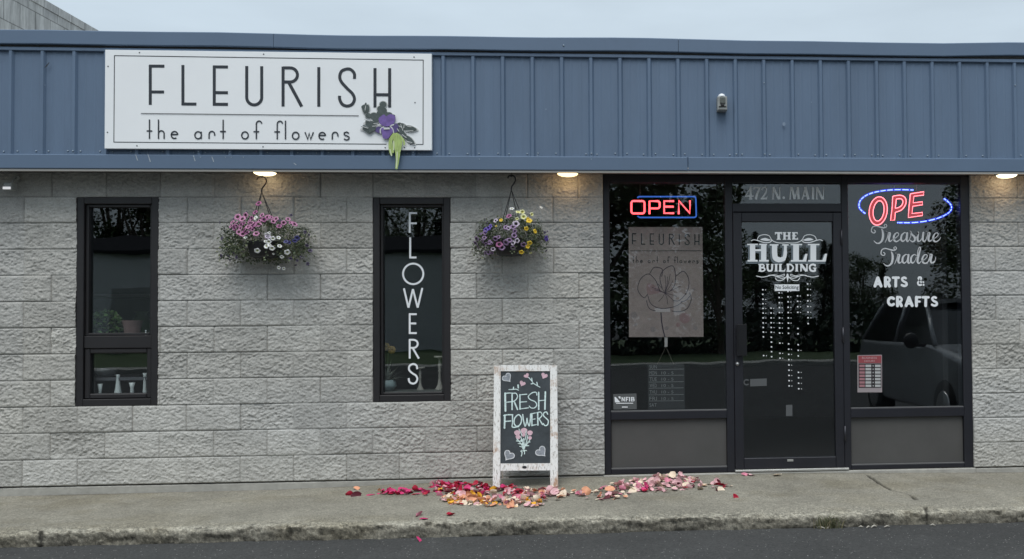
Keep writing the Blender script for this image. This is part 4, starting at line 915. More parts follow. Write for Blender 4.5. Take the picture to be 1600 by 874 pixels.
def basket(label, YB, cpx, pot, ext, hook, wires, flowers, seed, nleaf):
    rng = random.Random(seed)
    c = at(*cpx, YB); T = thing('hanging_basket', label, 'hanging basket', (c.x, YB, at(cpx[0], pot[3], YB).z), 'hanging flower baskets')
    # pot
    pz1 = at(cpx[0], pot[1], YB).z; pz0 = at(cpx[0], pot[3], YB).z; pr = (at(pot[2], pot[3], YB).x-at(pot[0], pot[3], YB).x)/2; pc = at((pot[0]+pot[2])/2, pot[3], YB).x
    m = MB(); hgt = pz1-pz0
    m.lathe((pc, YB, pz0), [(pr*.8, 0), (pr, .012), (pr*1.16, hgt*.75), (pr*1.22, hgt*.9), (pr*1.22, hgt), (pr*1.12, hgt), (pr*1.08, hgt*.8)], 28); obj('pot', m, M_BLACK, T)
    # hook and wires
    m = MB(); m.tube([at(u, v, YB) for u, v in spl(hook, 6)], .0058, 7); top = at(*hook[len(hook)//3], YB)
    j = at(*hook[-1], YB); ends = [at(u, v, YB+o) for (u, v), o in wires]
    for e in ends: m.tube([j, j.lerp(e, .5), e], .0032, 5)
    obj('hanger', m, M_BLACK, T)
    m = MB(); cu = hook[hook.index(min(hook, key=lambda q: q[1]))]; pt = at(*cu, YB)
    m.tube([(pt.x, YB, 2.428), (pt.x, YB, pt.z+.014), (pt.x+.008, YB, pt.z+.002), (pt.x+.004, YB, pt.z-.010), (pt.x-.008, YB, pt.z-.006)], .003, 6); obj('ceiling_hook', m, M_BLACK, T)
    rx = (at(ext[2], cpx[1], YB).x-at(ext[0], cpx[1], YB).x)/2; rz = (at(cpx[0], ext[1], YB).z-at(cpx[0], ext[3], YB).z)/2; cc = (at((ext[0]+ext[2])/2, cpx[1], YB).x, YB, (at(cpx[0], ext[1], YB).z+at(cpx[0], ext[3], YB).z)/2)
    m = MB(); bad = lambda p: (abs(p.x-pc) < pr*1.0 and p.z < pz0+hgt*.75 and p.y < YB-.03)
    leaves(m, nleaf, cc, (rx*.97, .15, rz*.92), rng, .0145, skip=bad)
    for _ in range(120):                                     # trailing sprays at the rim
        a = rng.uniform(0, 2*math.pi); s = 1 if math.cos(a) > 0 else -1
        p0 = Vector((cc[0]+rx*.75*math.cos(a), YB+.13*min(.6, math.sin(a)), cc[2]+rz*rng.uniform(-.5, .6))); pts = [p0]
        for k in range(5): pts.append(pts[-1]+Vector((.018*math.cos(a)+rng.uniform(-.006, .006), .004*math.sin(a), rng.uniform(-.03, .022-.008*k))))
        m.tube(pts, .0012, 4, 2, caps=False)
        for q in pts[1:]: leaves(m, 2, q, (.012, .012, .012), rng, .013)
    obj('foliage', m, [M_LEAF, M_LEAF2, M_LEAF3], T)
    org = Vector(T.location)
    for me, u, v, s in flowers:
        p = at(u, v, YB); nx = (p.x-cc[0])/rx; nz = (p.z-cc[2])/rz; dep = .165*math.sqrt(max(.05, 1-min(.95, nx*nx*.8+nz*nz*.7)))
        p = at(u, v, YB-dep); o = bpy.data.objects.new('flower', me); COL.objects.link(o); o.parent = T; o.location = p-org
        k = .6*s; o.rotation_euler = (-.25+.6*nz*-1+rng.uniform(-.45, .45), rng.uniform(0, 6), nx*.7+rng.uniform(-.4, .4)); o.rotation_euler = (rng.uniform(-.5, .5)+.5*(-nz), 0, rng.uniform(-.5, .5)+.8*nx)
        k = s*rng.uniform(.66, .98); o.scale = (k, k*rng.uniform(.8, 1.6), k*rng.uniform(.78, 1))
    return T
c1 = lambda x, y: (320+x/4.855, 260+y/4.855)
fl1 = []
for x, y in ((408, 282), (382, 350), (433, 372), (477, 388), (415, 415), (337, 420), (297, 435), (240, 428), (355, 432), (380, 442), (368, 457), (362, 480), (298, 485), (258, 500), (322, 503), (240, 455), (288, 515), (390, 512), (565, 455), (632, 402), (658, 428), (310, 372), (210, 425), (225, 465), (520, 420), (345, 470), (270, 470), (200, 455), (275, 445), (355, 395), (330, 460), (405, 440), (450, 405), (598, 430), (680, 440), (250, 385), (285, 400), (540, 400), (500, 390)):
    fl1.append((F_PINK if (x*7+y) % 3 else F_PINK2, *c1(x, y), 1.08))
for x, y, s in ((385, 392, 1.1), (475, 520, 1.1), (516, 548, .9), (560, 542, .95), (462, 570, .9), (485, 572, 1), (470, 605, 1.25), (490, 600, 1), (510, 622, 1.05), (568, 606, 1), (398, 640, 1.25), (625, 652, 1.2), (585, 688, 1.05), (308, 540, .9), (490, 505, .8), (562, 770, .9), (598, 776, .85), (520, 665, .7)): fl1.append((F_WHITE, *c1(x, y), s*.82))
fl1.append((F_WHITED, *c1(478, 534), .9))
for x, y in ((682, 565), (700, 545), (640, 578), (615, 572)): fl1.append((F_BLUE, *c1(x, y), .85))
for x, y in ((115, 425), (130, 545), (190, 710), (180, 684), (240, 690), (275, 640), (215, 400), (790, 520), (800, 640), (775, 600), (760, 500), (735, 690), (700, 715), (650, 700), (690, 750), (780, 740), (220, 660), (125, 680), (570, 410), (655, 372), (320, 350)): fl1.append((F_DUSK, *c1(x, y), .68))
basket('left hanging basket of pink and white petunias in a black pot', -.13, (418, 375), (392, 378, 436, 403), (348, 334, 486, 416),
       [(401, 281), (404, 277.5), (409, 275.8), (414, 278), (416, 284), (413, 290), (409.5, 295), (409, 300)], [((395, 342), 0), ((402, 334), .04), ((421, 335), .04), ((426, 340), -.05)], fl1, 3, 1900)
c2 = lambda x, y: (710+x/5.46, 260+y/5.46)
fl2 = []
for x, y, s in ((465, 425, 1.2), (352, 464, 1.1), (525, 492, 1.15), (440, 522, 1.0), (500, 518, 1.0), (460, 530, .9), (510, 592, 1.2), (350, 618, 1.2), (470, 632, 1.05), (440, 650, 1.2), (383, 668, 1.15), (500, 655, 1.15), (405, 694, 1.2), (330, 708, 1.1), (590, 668, 1.3), (535, 635, 1), (375, 605, .9), (515, 555, .8), (262, 568, .9), (500, 695, .9)): fl2.append((F_WHITED if (x+y) % 3 == 0 else F_PINK2 if (x+y) % 7 == 1 else F_PUR, *c2(x, y), s))
for x, y, s in ((190, 618, 1.0), (203, 685, 1.1), (240, 640, .9), (275, 690, 1.0), (300, 650, 1.1), (265, 740, 1.), (290, 735, 1), (310, 655, .9), (180, 655, .9), (270, 660, .8), (230, 575, .6), (255, 610, .8), (320, 740, .9)): fl2.append((F_PUR, *c2(x, y), s))
for x, y in ((290, 530), (268, 545), (305, 518), (780, 610), (788, 625)): fl2.append((F_VIOL, *c2(x, y), 1.05))
for x, y, s in ((545, 392, 1.2), (580, 390, 1.1), (590, 432, 1.15), (490, 362, .8), (660, 410, .75), (535, 448, .7), (740, 352, .7), (650, 740, .6)): fl2.append((F_CREAM if x != 740 and x != 490 else F_WHITE, *c2(x, y), s))
for x, y, s in ((638, 465, 1.25), (613, 533, 1.15), (688, 555, 1.2), (642, 655, 1.2), (625, 685, 1.), (572, 733, 1.15), (397, 460, .8), (355, 510, .5), (628, 450, .7)): fl2.append((F_YEL, *c2(x, y), s))
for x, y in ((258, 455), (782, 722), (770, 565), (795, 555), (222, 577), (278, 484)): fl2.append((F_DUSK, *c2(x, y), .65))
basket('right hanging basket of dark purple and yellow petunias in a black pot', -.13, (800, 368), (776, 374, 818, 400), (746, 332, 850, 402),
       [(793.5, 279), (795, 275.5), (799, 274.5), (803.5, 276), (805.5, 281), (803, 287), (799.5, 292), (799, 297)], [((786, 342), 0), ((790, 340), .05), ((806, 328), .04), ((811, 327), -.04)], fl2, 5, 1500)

# ---- chalkboard easel
g0 = lambda x, y: walk_z(x, y)
pb = atz(776, 764.5, g0); pr_ = atz(865.5, 764, g0); zg = (pb.z+pr_.z)/2
lean = R(9); Nn = Vector((0, -math.cos(lean), math.sin(lean))); P0 = Vector((0, (pb.y+pr_.y)/2, zg)); bp = plane(P0, Nn)
CB = thing('chalkboard_easel', 'white distressed A-frame chalkboard easel standing on the sidewalk with chalk lettering', 'chalkboard', ((pb.x+pr_.x)/2, P0.y, zg))
def white_wood():
    m = bpy.data.materials.new('distressed_white_paint'); m.use_nodes = True; t = m.node_tree; b = t.nodes['Principled BSDF']; b.inputs['Roughness'].default_value = .75
    tcn = N(t, 'ShaderNodeTexCoord'); mp = N(t, 'ShaderNodeMapping'); mp.inputs['Scale'].default_value = (1, 1, .22); t.links.new(tcn.outputs['Object'], mp.inputs[0])
    def nz(s, f0, f1, src):
        n = N(t, 'ShaderNodeTexNoise'); n.inputs['Scale'].default_value = s; n.inputs['Detail'].default_value = 6; n.inputs['Roughness'].default_value = .7; t.links.new(src, n.inputs['Vector'])
        r = N(t, 'ShaderNodeMapRange'); r.inputs['From Min'].default_value = f0; r.inputs['From Max'].default_value = f1; t.links.new(n.outputs[0], r.inputs['Value']); return r.outputs[0]
    m1 = N(t, 'ShaderNodeMix', data_type='RGBA'); m1.inputs['A'].default_value = (.80, .79, .77, 1); m1.inputs['B'].default_value = (.30, .27, .24, 1); t.links.new(nz(95, .53, .66, mp.outputs[0]), m1.inputs[0])
    m2 = N(t, 'ShaderNodeMix', data_type='RGBA'); m2.inputs['B'].default_value = (.42, .27, .18, 1); t.links.new(m1.outputs['Result'], m2.inputs['A'])
    q = N(t, 'ShaderNodeMath', operation='MULTIPLY'); t.links.new(nz(6.5, .50, .60, tcn.outputs['Object']), q.inputs[0]); t.links.new(nz(38, .35, .6, mp.outputs[0]), q.inputs[1])
    t.links.new(q.outputs[0], m2.inputs[0]); t.links.new(m2.outputs['Result'], b.inputs['Base Color']); return m
M_WOOD = white_wood()
def bar(m, quad, thick, off=0): m.prism([bp(u, v, off) for u, v in quad], -Nn*thick)
m = MB()
bar(m, [(769.8, 764.8), (781.3, 764.6), (782.3, 571.5), (772, 571.5)], .024); bar(m, [(859.8, 764), (872, 763.6), (870.4, 571), (859.6, 571)], .024)
bar(m, [(782.5, 580.2), (859.4, 580), (859.4, 570.3), (782.5, 570.6)], .022, -.001); bar(m, [(781.8, 735.8), (859.6, 735.2), (859.5, 724), (782, 724.6)], .022, -.001)
obj('front_frame', m, M_WOOD, CB)
m = MB(); bar(m, [(782, 724.2), (859.5, 723.8), (859.4, 580.4), (782.4, 580.6)], .008, -.008)
M_CHALKB = mat('slate', (.042, .051, .058), .8, var=.25, vscale=9, var2=.15, v2scale=30); board = obj('board', m, M_CHALKB, CB)
# rear frame: same size, leaning the other way
top = bp(821, 572, -.03); yr = .34; m = MB()
for q in (pb, pr_):
    xw = .029 if q is pb else -.029; fx = q.x+xw; tx = fx
    a = Vector((fx, P0.y+yr, walk_z(fx, P0.y+yr)+.001)); b_ = Vector((tx, top.y+.02, top.z-.02))
    d = (b_-a).normalized(); n2 = Vector((0, d.z, -d.y)); s = Vector((.029, 0, 0))
    m.prism([a-s, a+s, b_+s, b_-s], n2*.022)
a0, a1 = Vector((pb.x+.060, P0.y+yr-.035, zg+.18)), Vector((pr_.x-.060, P0.y+yr-.035, zg+.18))
m.box(a0.x, a1.x, a0.y, a0.y+.02, a0.z, a0.z+.05); m.box(a0.x, a1.x, top.y+.012, top.y+.03, top.z-.07, top.z-.02)
obj('rear_frame', m, M_WOOD, CB)
I = Ink(bp, .0008); I.disc(819.5, 730.3, 3.6, 14, 2.2); ink('finger_hole', I, M_BLACK, CB)
C6 = lambda x, y: (770+x/9.716, 570+y/9.716); C7 = lambda x, y: (770+x/7.6, 655+y/7.6)
M_CHALK = mat('mint_chalk', (.58, .71, .70), .9, var=.3, vscale=70); M_CHW = mat('white_chalk', (.60, .62, .64), .9, var=.3, vscale=70); M_CHP = mat('pink_chalk', (.62, .42, .48), .9, var=.25, vscale=70); M_CHG = mat('smudged_chalk', (.26, .28, .31), .9, var=.3, vscale=60)
I = Ink(bp, -.0065, .00006, A=C6)
def W(*p): return spl(list(p), 6)
I.seg(186, 435, 191, 702, 28, 'r'); I.line(W((180, 437), (250, 430), (335, 434)), 15, 'r'); I.seg(210, 569, 282, 563, 15, 'r')
I.seg(292, 440, 291, 680, 21, 'r'); I.line(W((292, 440), (345, 432), (374, 478), (350, 532), (302, 560)), 15, 'r'); I.seg(322, 556, 374, 680, 22, 'r')
I.seg(410, 455, 412, 676, 20, 'r'); I.seg(415, 457, 515, 448, 14, 'r'); I.seg(415, 568, 512, 561, 14, 'r'); I.seg(412, 672, 540, 655, 14, 'r')
I.line(W((668, 462), (655, 420), (595, 428), (538, 482), (568, 530), (640, 562), (666, 612), (632, 655), (580, 656), (552, 628)), 15, 'r')
I.seg(695, 420, 696, 680, 22, 'r'); I.seg(797, 414, 790, 676, 24, 'r'); I.seg(705, 546, 786, 540, 13, 'r')
I.A = lambda x, y: (x, y)
w = 1.9
I.seg(788.6, 649, 788.2, 669, 2.6, 'r'); I.line(W((787, 649.5), (793, 648.3), (801, 648.2)), w, 'r'); I.seg(789, 658.6, 798, 658, w, 'r')
I.line(W((800.6, 649), (800.8, 660), (800.8, 667.6), (810.5, 666.6)), w, 'r')
I.line(spl([(809, 648.5), (804, 654), (803.4, 662), (807.5, 666.4), (813, 663), (814.8, 655), (812.5, 649.5)], 5, True), w, close=True)
I.line(W((816.6, 648), (818, 658), (820.4, 666), (822.6, 660), (823.4, 654)), w, 'r'); I.line(W((823.4, 654), (824.6, 661), (827, 665.5), (828.6, 655), (829, 647)), w, 'r')
I.seg(831, 646.5, 831, 665.3, 2.1, 'r'); I.seg(829.5, 647, 836.5, 645.4, 1.5, 'r'); I.seg(831, 655.6, 836, 654.8, 1.4, 'r'); I.seg(831, 665, 838, 663.6, 1.5, 'r')
I.seg(840, 645, 840.4, 664.4, 2.1, 'r'); I.line(W((838.5, 645.2), (844.5, 644.2), (847, 648.6), (844, 653), (840.4, 655)), 1.6, 'r'); I.seg(842.4, 655, 847.6, 663.5, 1.9, 'r')
I.line(W((855.6, 647.4), (853.6, 643.8), (849.6, 645.6), (849.4, 650), (853, 653.6), (856.6, 657.6), (855.6, 663.6), (851.6, 665.4), (848.8, 662)), 1.8, 'r')
for q in ([(245, 378), (300, 376), (350, 372), (392, 388)],): I.A = C6; I.line(spl(q), 14, 'r')
I.seg(315, 340, 308, 372, 14, 'r'); I.seg(382, 310, 386, 352, 22, 'r'); I.line(W((545, 195), (590, 245), (620, 285), (715, 342)), 13, 'r'); I.seg(590, 205, 596, 250, 16, 'r'); I.seg(580, 292, 618, 286, 14, 'r'); I.seg(668, 268, 676, 305, 16, 'r')
ink('chalk_lettering', I, M_CHALK, board)
def heart(I, cx, cy, s, rot):
    P = []
    for i in range(28):
        t = 2*math.pi*i/28; x = 16*math.sin(t)**3; y = -(13*math.cos(t)-5*math.cos(2*t)-2*math.cos(3*t)-math.cos(4*t)); c_, s_ = math.cos(R(rot)), math.sin(R(rot)); P.append((cx+s*(x*c_-y*s_), cy+s*(x*s_+y*c_)))
    return P
Pk = Ink(bp, -.0065, .00006, A=C6)
for A_f, a in ((C6, (215, 198, 4.4, -38)), (C7, (190, 432, 3.9, 32)), (C7, (573, 388, 4.0, -42))):
    I = Ink(bp, -.0068, .00006, A=A_f); J = Ink(bp, -.0058, .00006, A=A_f); h_ = heart(I, *a); I.fill(h_); J.line(h_, 10, close=True)
    h_o = ink('chalk_heart', I, M_CHG, CB); ink('chalk_outline', J, M_CHW, h_o)
for c_ in (heart(Pk, 780, 168, 3.2, 25), heart(Pk, 448, 285, 2.9, 25), heart(Pk, 512, 168, 2.6, -35)): Pk.fill(c_)
Pk.A = C7
for x, y, r in ((290, 165, 38), (370, 140, 40), (440, 165, 34), (300, 215, 30), (440, 225, 24), (365, 190, 22)): Pk.fill(spl([(x-r, y-r*.3), (x, y-r*.9), (x+r, y-r*.3), (x+r*.5, y+r*.7), (x-r*.4, y+r*.8)], 4, True))
Bq = Ink(bp, -.005, .00006, A=C7)
for a, b_ in (((285, 235), (355, 330)), ((310, 120), (345, 200)), ((395, 140), (380, 250)), ((440, 245), (375, 330)), ((330, 210), (365, 330)), ((415, 195), (370, 350)), ((365, 230), (365, 370)), ((280, 260), (340, 265)), ((300, 290), (350, 300)), ((395, 275), (440, 272)), ((385, 318), (425, 316)), ((320, 325), (350, 335)), ((345, 370), (338, 440)), ((365, 370), (375, 415)), ((360, 370), (400, 375)), ((330, 380), (345, 410))): Bq.line(spl([a, ((a[0]+b_[0])/2+6, (a[1]+b_[1])/2), b_], 4), 11, 'r')
for x, y, r in ((360, 300, 22), (365, 340, 20), (345, 255, 18), (395, 300, 14), (372, 375, 14)): Bq.disc(x, y, r, 9)
ink('chalk_blossom', Pk, M_CHP, board); ink('chalk_stems', Bq, mat('pale_chalk', (.56, .68, .66), .9, var=.3, vscale=60), board)

# ---- neon signs
def neon(name, label, Y, lines, cat='neon sign'):
    first = at(*lines[0][1][0][0], Y); T = thing(name, label, cat, (first.x, Y, first.z))
    for part, polys, r, mt, off in lines:
        m = MB()
        for P in polys: m.tube([at(u, v, Y+off) for u, v in P], r, 6)
        obj(part, m, mt, T)
    return T
NR_ = emat('neon_red', (1, .085, .10), 3.4); NB_ = emat('neon_blue', (.06, .18, .70), .75); NB2 = emat('led_blue', (.22, .32, 1), 3.6); NR2 = emat('led_red', (1, .16, .19), 4.2); NRD = emat('led_red_band', (.55, .004, .01), .8); NBD = emat('led_blue_band', (.008, .02, .60), 1.3)
O = lambda x, y: (970+x/11.43, 290+y/11.43)
mpO = lambda l: [O(*p) for p in l]
def rr(x0, y0, x1, y1, r):
    p = []
    for cx, cy, a in ((x1-r, y0+r, 90), (x0+r, y0+r, 180), (x0+r, y1-r, 270), (x1-r, y1-r, 360)): p += arc(cx, cy, r, r, a-90 if False else a, a+90, 4)[:]
    return p
def rbox(x0, y0, x1, y1, r): p = arc(x1-r, y0+r, r, r, 0, 90, 4)+arc(x0+r, y0+r, r, r, 90, 180, 4)+arc(x0+r, y1-r, r, r, 180, 270, 4)+arc(x1-r, y1-r, r, r, 270, 360, 4); return p+[p[0]]
reds = [mpO(rbox(188, 278, 424, 500, 40)), mpO([(512, 512), (512, 282), (650, 280)]+arc(655, 320, 40, 40, 80, 0, 4)+arc(655, 370, 40, 40, 0, -90, 4)+[(512, 410)]), mpO([(950, 280), (775, 280), (775, 496), (950, 496)]), mpO([(780, 380), (945, 380)]), mpO([(1035, 512), (1035, 272), (1235, 500), (1235, 270)])]
blues = [mpO(spl([(300, 225), (322, 202), (420, 200)], 4)+[(1330, 200)]), mpO([(300, 545), (335, 572), (1310, 572)]+arc(1310, 532, 38, 38, 270, 360, 4)+[(1340, 250), (1330, 200)])]
neon('neon_sign', 'red neon open sign with a blue border in left storefront pane', .13, [('letter_tube', reds, .0078, NR_, 0), ('border_tube', blues, .0062, NB_, .015)])
V = lambda x, y: (1340+x/10, 285+y/10); mv = lambda l: [V(*p) for p in l]
def ell(cx, cy, rx, ry, rot, a0, a1, n=30):
    out = []
    for i in range(n+1):
        a = R(a0+(a1-a0)*i/n); x, y = rx*math.cos(a), ry*math.sin(a); out.append((cx+x*math.cos(R(rot))+y*math.sin(R(rot)), cy-(-x*math.sin(R(rot))+y*math.cos(R(rot)))))
    return out
Oo, Oi = ell(322, 448, 140, 222, 8, 0, 360, 36), ell(328, 448, 84, 160, 8, 0, 360, 32)
Pout = [(545, 225)]+spl([(575, 212), (680, 205), (748, 250), (752, 340), (690, 430), (590, 470)], 5)+[(578, 590), (515, 598), (540, 400), (548, 225)]
Pin = [(605, 262)]+spl([(612, 260), (680, 260), (708, 300), (690, 360), (640, 395), (588, 408)], 5)+[(605, 262)]
Eo = [(825, 180), (1035, 148), (1032, 202), (880, 218), (868, 322), (1012, 305), (1016, 352), (862, 375), (850, 490), (1014, 470), (1014, 520), (792, 552), (800, 420), (825, 180)]
bl1 = spl([(120, 490), (50, 430), (22, 370), (40, 290), (110, 220), (220, 170), (360, 138), (520, 120), (700, 116), (870, 122)], 6); bl2 = spl([(1350, 255), (1420, 310), (1465, 370), (1455, 440), (1390, 500), (1260, 560), (1080, 605), (880, 630), (700, 632), (620, 630)], 6)
def dashes(l, k=5):
    out = []
    for i in range(0, len(l)-2, 4): out.append(l[i:i+4])
    return [mv(q) for q in out if len(q) > 1]
neon('led_sign', 'red tilted LED sign reading OPE in blue broken ellipse, right storefront pane', .12, [('letter_tube', [mv(Oo), mv(Oi), mv(Pout), mv(Pin), mv(Eo)], .0034, NR2, 0), ('letter_band', [mv(ell(325, 448, 112, 192, 8, 0, 360, 34)), mv([(562, 240)]+spl([(600, 232), (690, 232), (728, 280), (722, 350), (670, 410), (588, 440)], 5)), mv([(575, 250), (545, 585)]), mv([(1025, 175), (850, 198), (822, 520), (1005, 496)]), mv([(850, 348), (1008, 330)])], .013, NRD, .018),
     ('ellipse_leds', dashes(bl1)+dashes(bl2), .0036, NB2, 0), ('ellipse_band', [mv(bl1), mv(bl2)], .011, NBD, .016)])

def hang(name, pts, Y, r=.0022):
    m = MB(); m.tube([at(u, v, Y) for u, v in pts], r, 5); return m
n_ = [o for o in bpy.data.objects if o.name == 'neon_sign'][0]
for p_ in ([(1000, 309), (1000, 284)], [(1080, 307), (1080, 284)]): obj('hanging_chain', hang('c', p_, .15), M_GREY, n_)
obj('power_lead', hang('c', [(1089, 330), (1096, 345), (1108, 352), (1118, 335), (1122, 300), (1123, 284)], .15, .003), M_BLACK, n_)
for x_ in (1003, 1036, 1070): obj('tube_support', hang('c', [(x_, 306), (x_, 341)], .15, .0035), M_BLACK, n_)
n_ = [o for o in bpy.data.objects if o.name == 'led_sign'][0]
for p_ in ([(1392, 298), (1392, 284)], [(1432, 298), (1432, 284)]): obj('hanging_chain', hang('c', p_, .14), M_GREY, n_)
obj('power_lead', hang('c', [(1398, 300), (1397, 292), (1398.5, 284)], .14, .004), M_GREY, n_)

# ---- poster and hours board behind the left pane
M_PAPER = mat('poster_paper', (.31, .245, .225), .7, var=.12, vscale=12, var2=.12, v2scale=4)
YP = .085
I = Ink(vplane(YP), 0); I.fill([(982.2, 355), (1097.5, 355), (1099.2, 526.6), (982.8, 527)], .0012); POST = obj('poster', I.mb, M_PAPER); tag(POST, 'pink poster with a drawn flower behind the left storefront pane', 'poster')
aff = lambda sx, sy, ox, oy: (lambda x, y: (ox+x*sx, oy+y*sy))
I = Ink(vplane(YP), .002, .00006)
I.A = lambda x, y: (987.6+(x-233)/376*104.5, 365+(y-102)/66*18.2); fleurish(I, 5.6)
I.A = lambda x, y: (988+(x-229)/320*104, 400.6+(y-187)/32*11); tagline(I, 2.6)
I.A = lambda x, y: (975+x/4.85, 350+y/4.85); I.seg(46, 205, 588, 203, 3.2); ink('poster_lettering', I, M_INK, POST)
J = Ink(vplane(YP), .002, .00006, A=I.A)
for q in ([(272, 510), (240, 430), (185, 380), (125, 420), (105, 500), (150, 560), (180, 530)], [(195, 378), (230, 330), (290, 345), (285, 400)], [(290, 490), (272, 410), (300, 350), (365, 318), (388, 370), (385, 460), (350, 510)], [(390, 400), (450, 360), (490, 420), (480, 510), (420, 580), (370, 580)], [(495, 520), (510, 570), (480, 640), (420, 665), (360, 660)], [(180, 540), (200, 600), (250, 635), (320, 640), (400, 620), (440, 590)], [(170, 580), (190, 640), (240, 660)], [(500, 545), (470, 580), (430, 590)]): J.line(spl(q, 6), 5.5)
for q in ((250, 450), (330, 400), (370, 430), (430, 470), (230, 500), (260, 590), (330, 610), (380, 590), (310, 390), (350, 380), (210, 480), (400, 550)): J.line(spl([(310, 525), ((310+q[0])/2+6, (525+q[1])/2), q], 4), 3.4)
J.line(spl([(280, 672), (285, 740), (295, 800), (310, 858)], 5), 9); ink('poster_drawing', J, mat('poster_ink', (.06, .045, .065), .7), POST)
J = Ink(vplane(YP), .0012, .00006, A=I.A)
J.mi = 0; J.disc(312, 525, 36, 12); J.mi = 1; J.fill(spl([(175, 455), (230, 465), (285, 515), (240, 530), (180, 535)], 4, True)); J.disc(460, 715, 42, 9); J.disc(410, 765, 18, 7); J.mi = 2; J.disc(75, 690, 26, 9); J.disc(322, 792, 16, 8); J.disc(88, 765, 12, 7); J.disc(220, 800, 22, 8); J.disc(540, 790, 18, 7); J.disc(530, 495, 12, 6); J.mi = 3; J.fill([(232, 640), (350, 640), (350, 668), (232, 668)])
ink('poster_wash', J, [mat('wash_plum', (.10, .07, .11), .7), mat('wash_rose', (.28, .18, .18), .7), mat('wash_grey', (.25, .205, .20), .7), mat('wash_pale', (.46, .41, .40), .7)], POST)
HB = lambda x, y: (1005+x/6.99, 520+y/6.99)
c0 = at(*HB(250, 600), YP); T = thing('hours_board', 'dark hanging board of weekday hours on a cord behind the left pane', 'sign', c0)
I = Ink(vplane(YP), 0, A=HB); I.fill([(50, 345), (450, 345), (455, 835), (55, 838)], .003); obj('board', I.mb, mat('board_dark', (.022, .024, .026), .7), T)
m = MB(); a, b, c_ = at(*HB(155, 345), YP), at(*HB(247, 155), YP), at(*HB(335, 345), YP); m.tube([a, b, c_], .0022, 5); obj('cord', m, mat('cord_tan', (.20, .17, .14), .8), T)
I = Ink(vplane(YP), .003, A=HB); I.fill([(232, 52), (266, 52), (266, 155), (232, 156)], .002); obj('tape', I.mb, mat('tape', (.45, .42, .40), .6), T)
I = Ink(vplane(YP), .0045, A=HB)
for d, y in zip(('SUN', 'MON', 'TUE', 'WED', 'THU', 'FRI', 'SAT'), (372, 440, 508, 577, 648, 720, 790)):
    I.text(d, 68, y-20, 148, y+20)
    if d not in ('SUN', 'SAT'): I.text('10 - 5', 200, y-16, 330, y+16)
for y in (402, 469, 540, 607, 680, 747): I.seg(62, y, 442, y-5, 5)
ink('hours_lettering', I, mat('faded_white', (.22, .22, .22), .7), T)

# ---- things on the sills
M_MILK = mat('milk_glass', (.70, .74, .72), .3); SZ = WZ[0]+.0755
def vase(label, u, vt, w0, w1, prof, name='vase', cat='vase', mt=None, Y=.14):
    p = at(u, vt, Y); hgt = p.z-SZ; T_ = MB(); T_.lathe((p.x, Y, SZ), [(r*w0, h_*hgt) for r, h_ in prof], 20)
    o = obj(name, T_, mt or M_MILK); return tag(o, label, cat, w1)
g_ = 'white vases on the left window sill'
vase('short flared white vase, leftmost on the left window sill', 156.5, 600, .018, g_, [(.5, 0), (.55, .05), (.6, .4), (1, 1), (.9, 1), (.5, .3)])
vase('tall bottle-shaped white vase with a wide base on left window sill', 184.5, 585.5, .028, g_, [(.95, 0), (1, .06), (.72, .3), (.5, .65), (.45, .9), (.55, 1), (.45, 1), (.3, .6)])
vase('short white cup vase right of the tall bottle vase in left window', 206.5, 598, .022, g_, [(.6, 0), (.62, .1), (.6, .6), (1.05, 1), (.95, 1), (.5, .5)])
vase('tall slim white vase at the right edge of left window sill', 226.5, 583, .017, g_, [(.95, 0), (1, .05), (.7, .4), (.6, .8), (.95, 1), (.85, 1), (.5, .7)])
M_STONEW = mat('chalky_wood', (.36, .34, .30), .8, var=.25, vscale=40)
cs = [(1.0, 0), (1.05, .03), (.95, .06), (.55, .16), (.42, .24), (.32, .34), (.28, .52), (.42, .56), (.28, .60), (.4, .68), (.44, .74), (.3, .8), (.24, .9), (.5, .94), (1.35, .955), (1.38, 1), (1.2, 1.0), (.2, .97)]
def candle(label, u, vt, w): 
    p = at(u, vt, .19); hgt = p.z-SZ; m = MB(); m.lathe((p.x, .19, SZ), [(r*w, h_*hgt) for r, h_ in cs], 20); return tag(obj('candlestick', m, M_STONEW), label, 'candlestick', 'turned candlesticks in the window')
candle('tall turned pale candlestick at right edge of the lettered window', 687, 556.5, .034); candle('shorter turned candlestick behind the last letter in lettered window', 656.5, 574, .028)
p = at(603, 596, .18); T = thing('potted_plant', 'spiky pale plant in a blue-grey pot at left of the lettered window', 'potted plant', (p.x, .18, SZ))
m = MB(); hh = p.z-SZ+.012; m.lathe((p.x, .18, SZ), [(.055, 0), (.075, .03), (.085, hh*.4), (.078, hh*.8), (.065, hh), (.056, hh), (.05, hh*.8)], 22); obj('pot', m, mat('celadon', (.30, .38, .38), .4), T)
m = MB(); rg = random.Random(9)
for k in range(60):
    a = rg.uniform(0, 6.28); el = rg.uniform(.25, 1.35); L = rg.uniform(.13, .22); d = Vector((math.cos(a)*math.cos(el), math.sin(a)*math.cos(el)*.5, math.sin(el))); b0 = Vector((p.x+.01, .18, SZ+hh-.01)); sd_ = d.cross(Vector((0, 0, 1))).normalized()*.006
    m.add([b0-sd_*.5, b0+sd_*.5, b0+d*L*.5+sd_, b0+d*L-Vector((0, 0, .03)), b0+d*L*.5-sd_], [(0, 1, 2, 4), (4, 2, 3)])
obj('spiky_leaves', m, mat('pale_blade', (.34, .37, .32), .6), T)
p = at(607, 543, .3); T = thing('yellow_blooms', 'two dull yellow blooms on a stem in left side of lettered window', 'flowers', (p.x, .3, SZ))
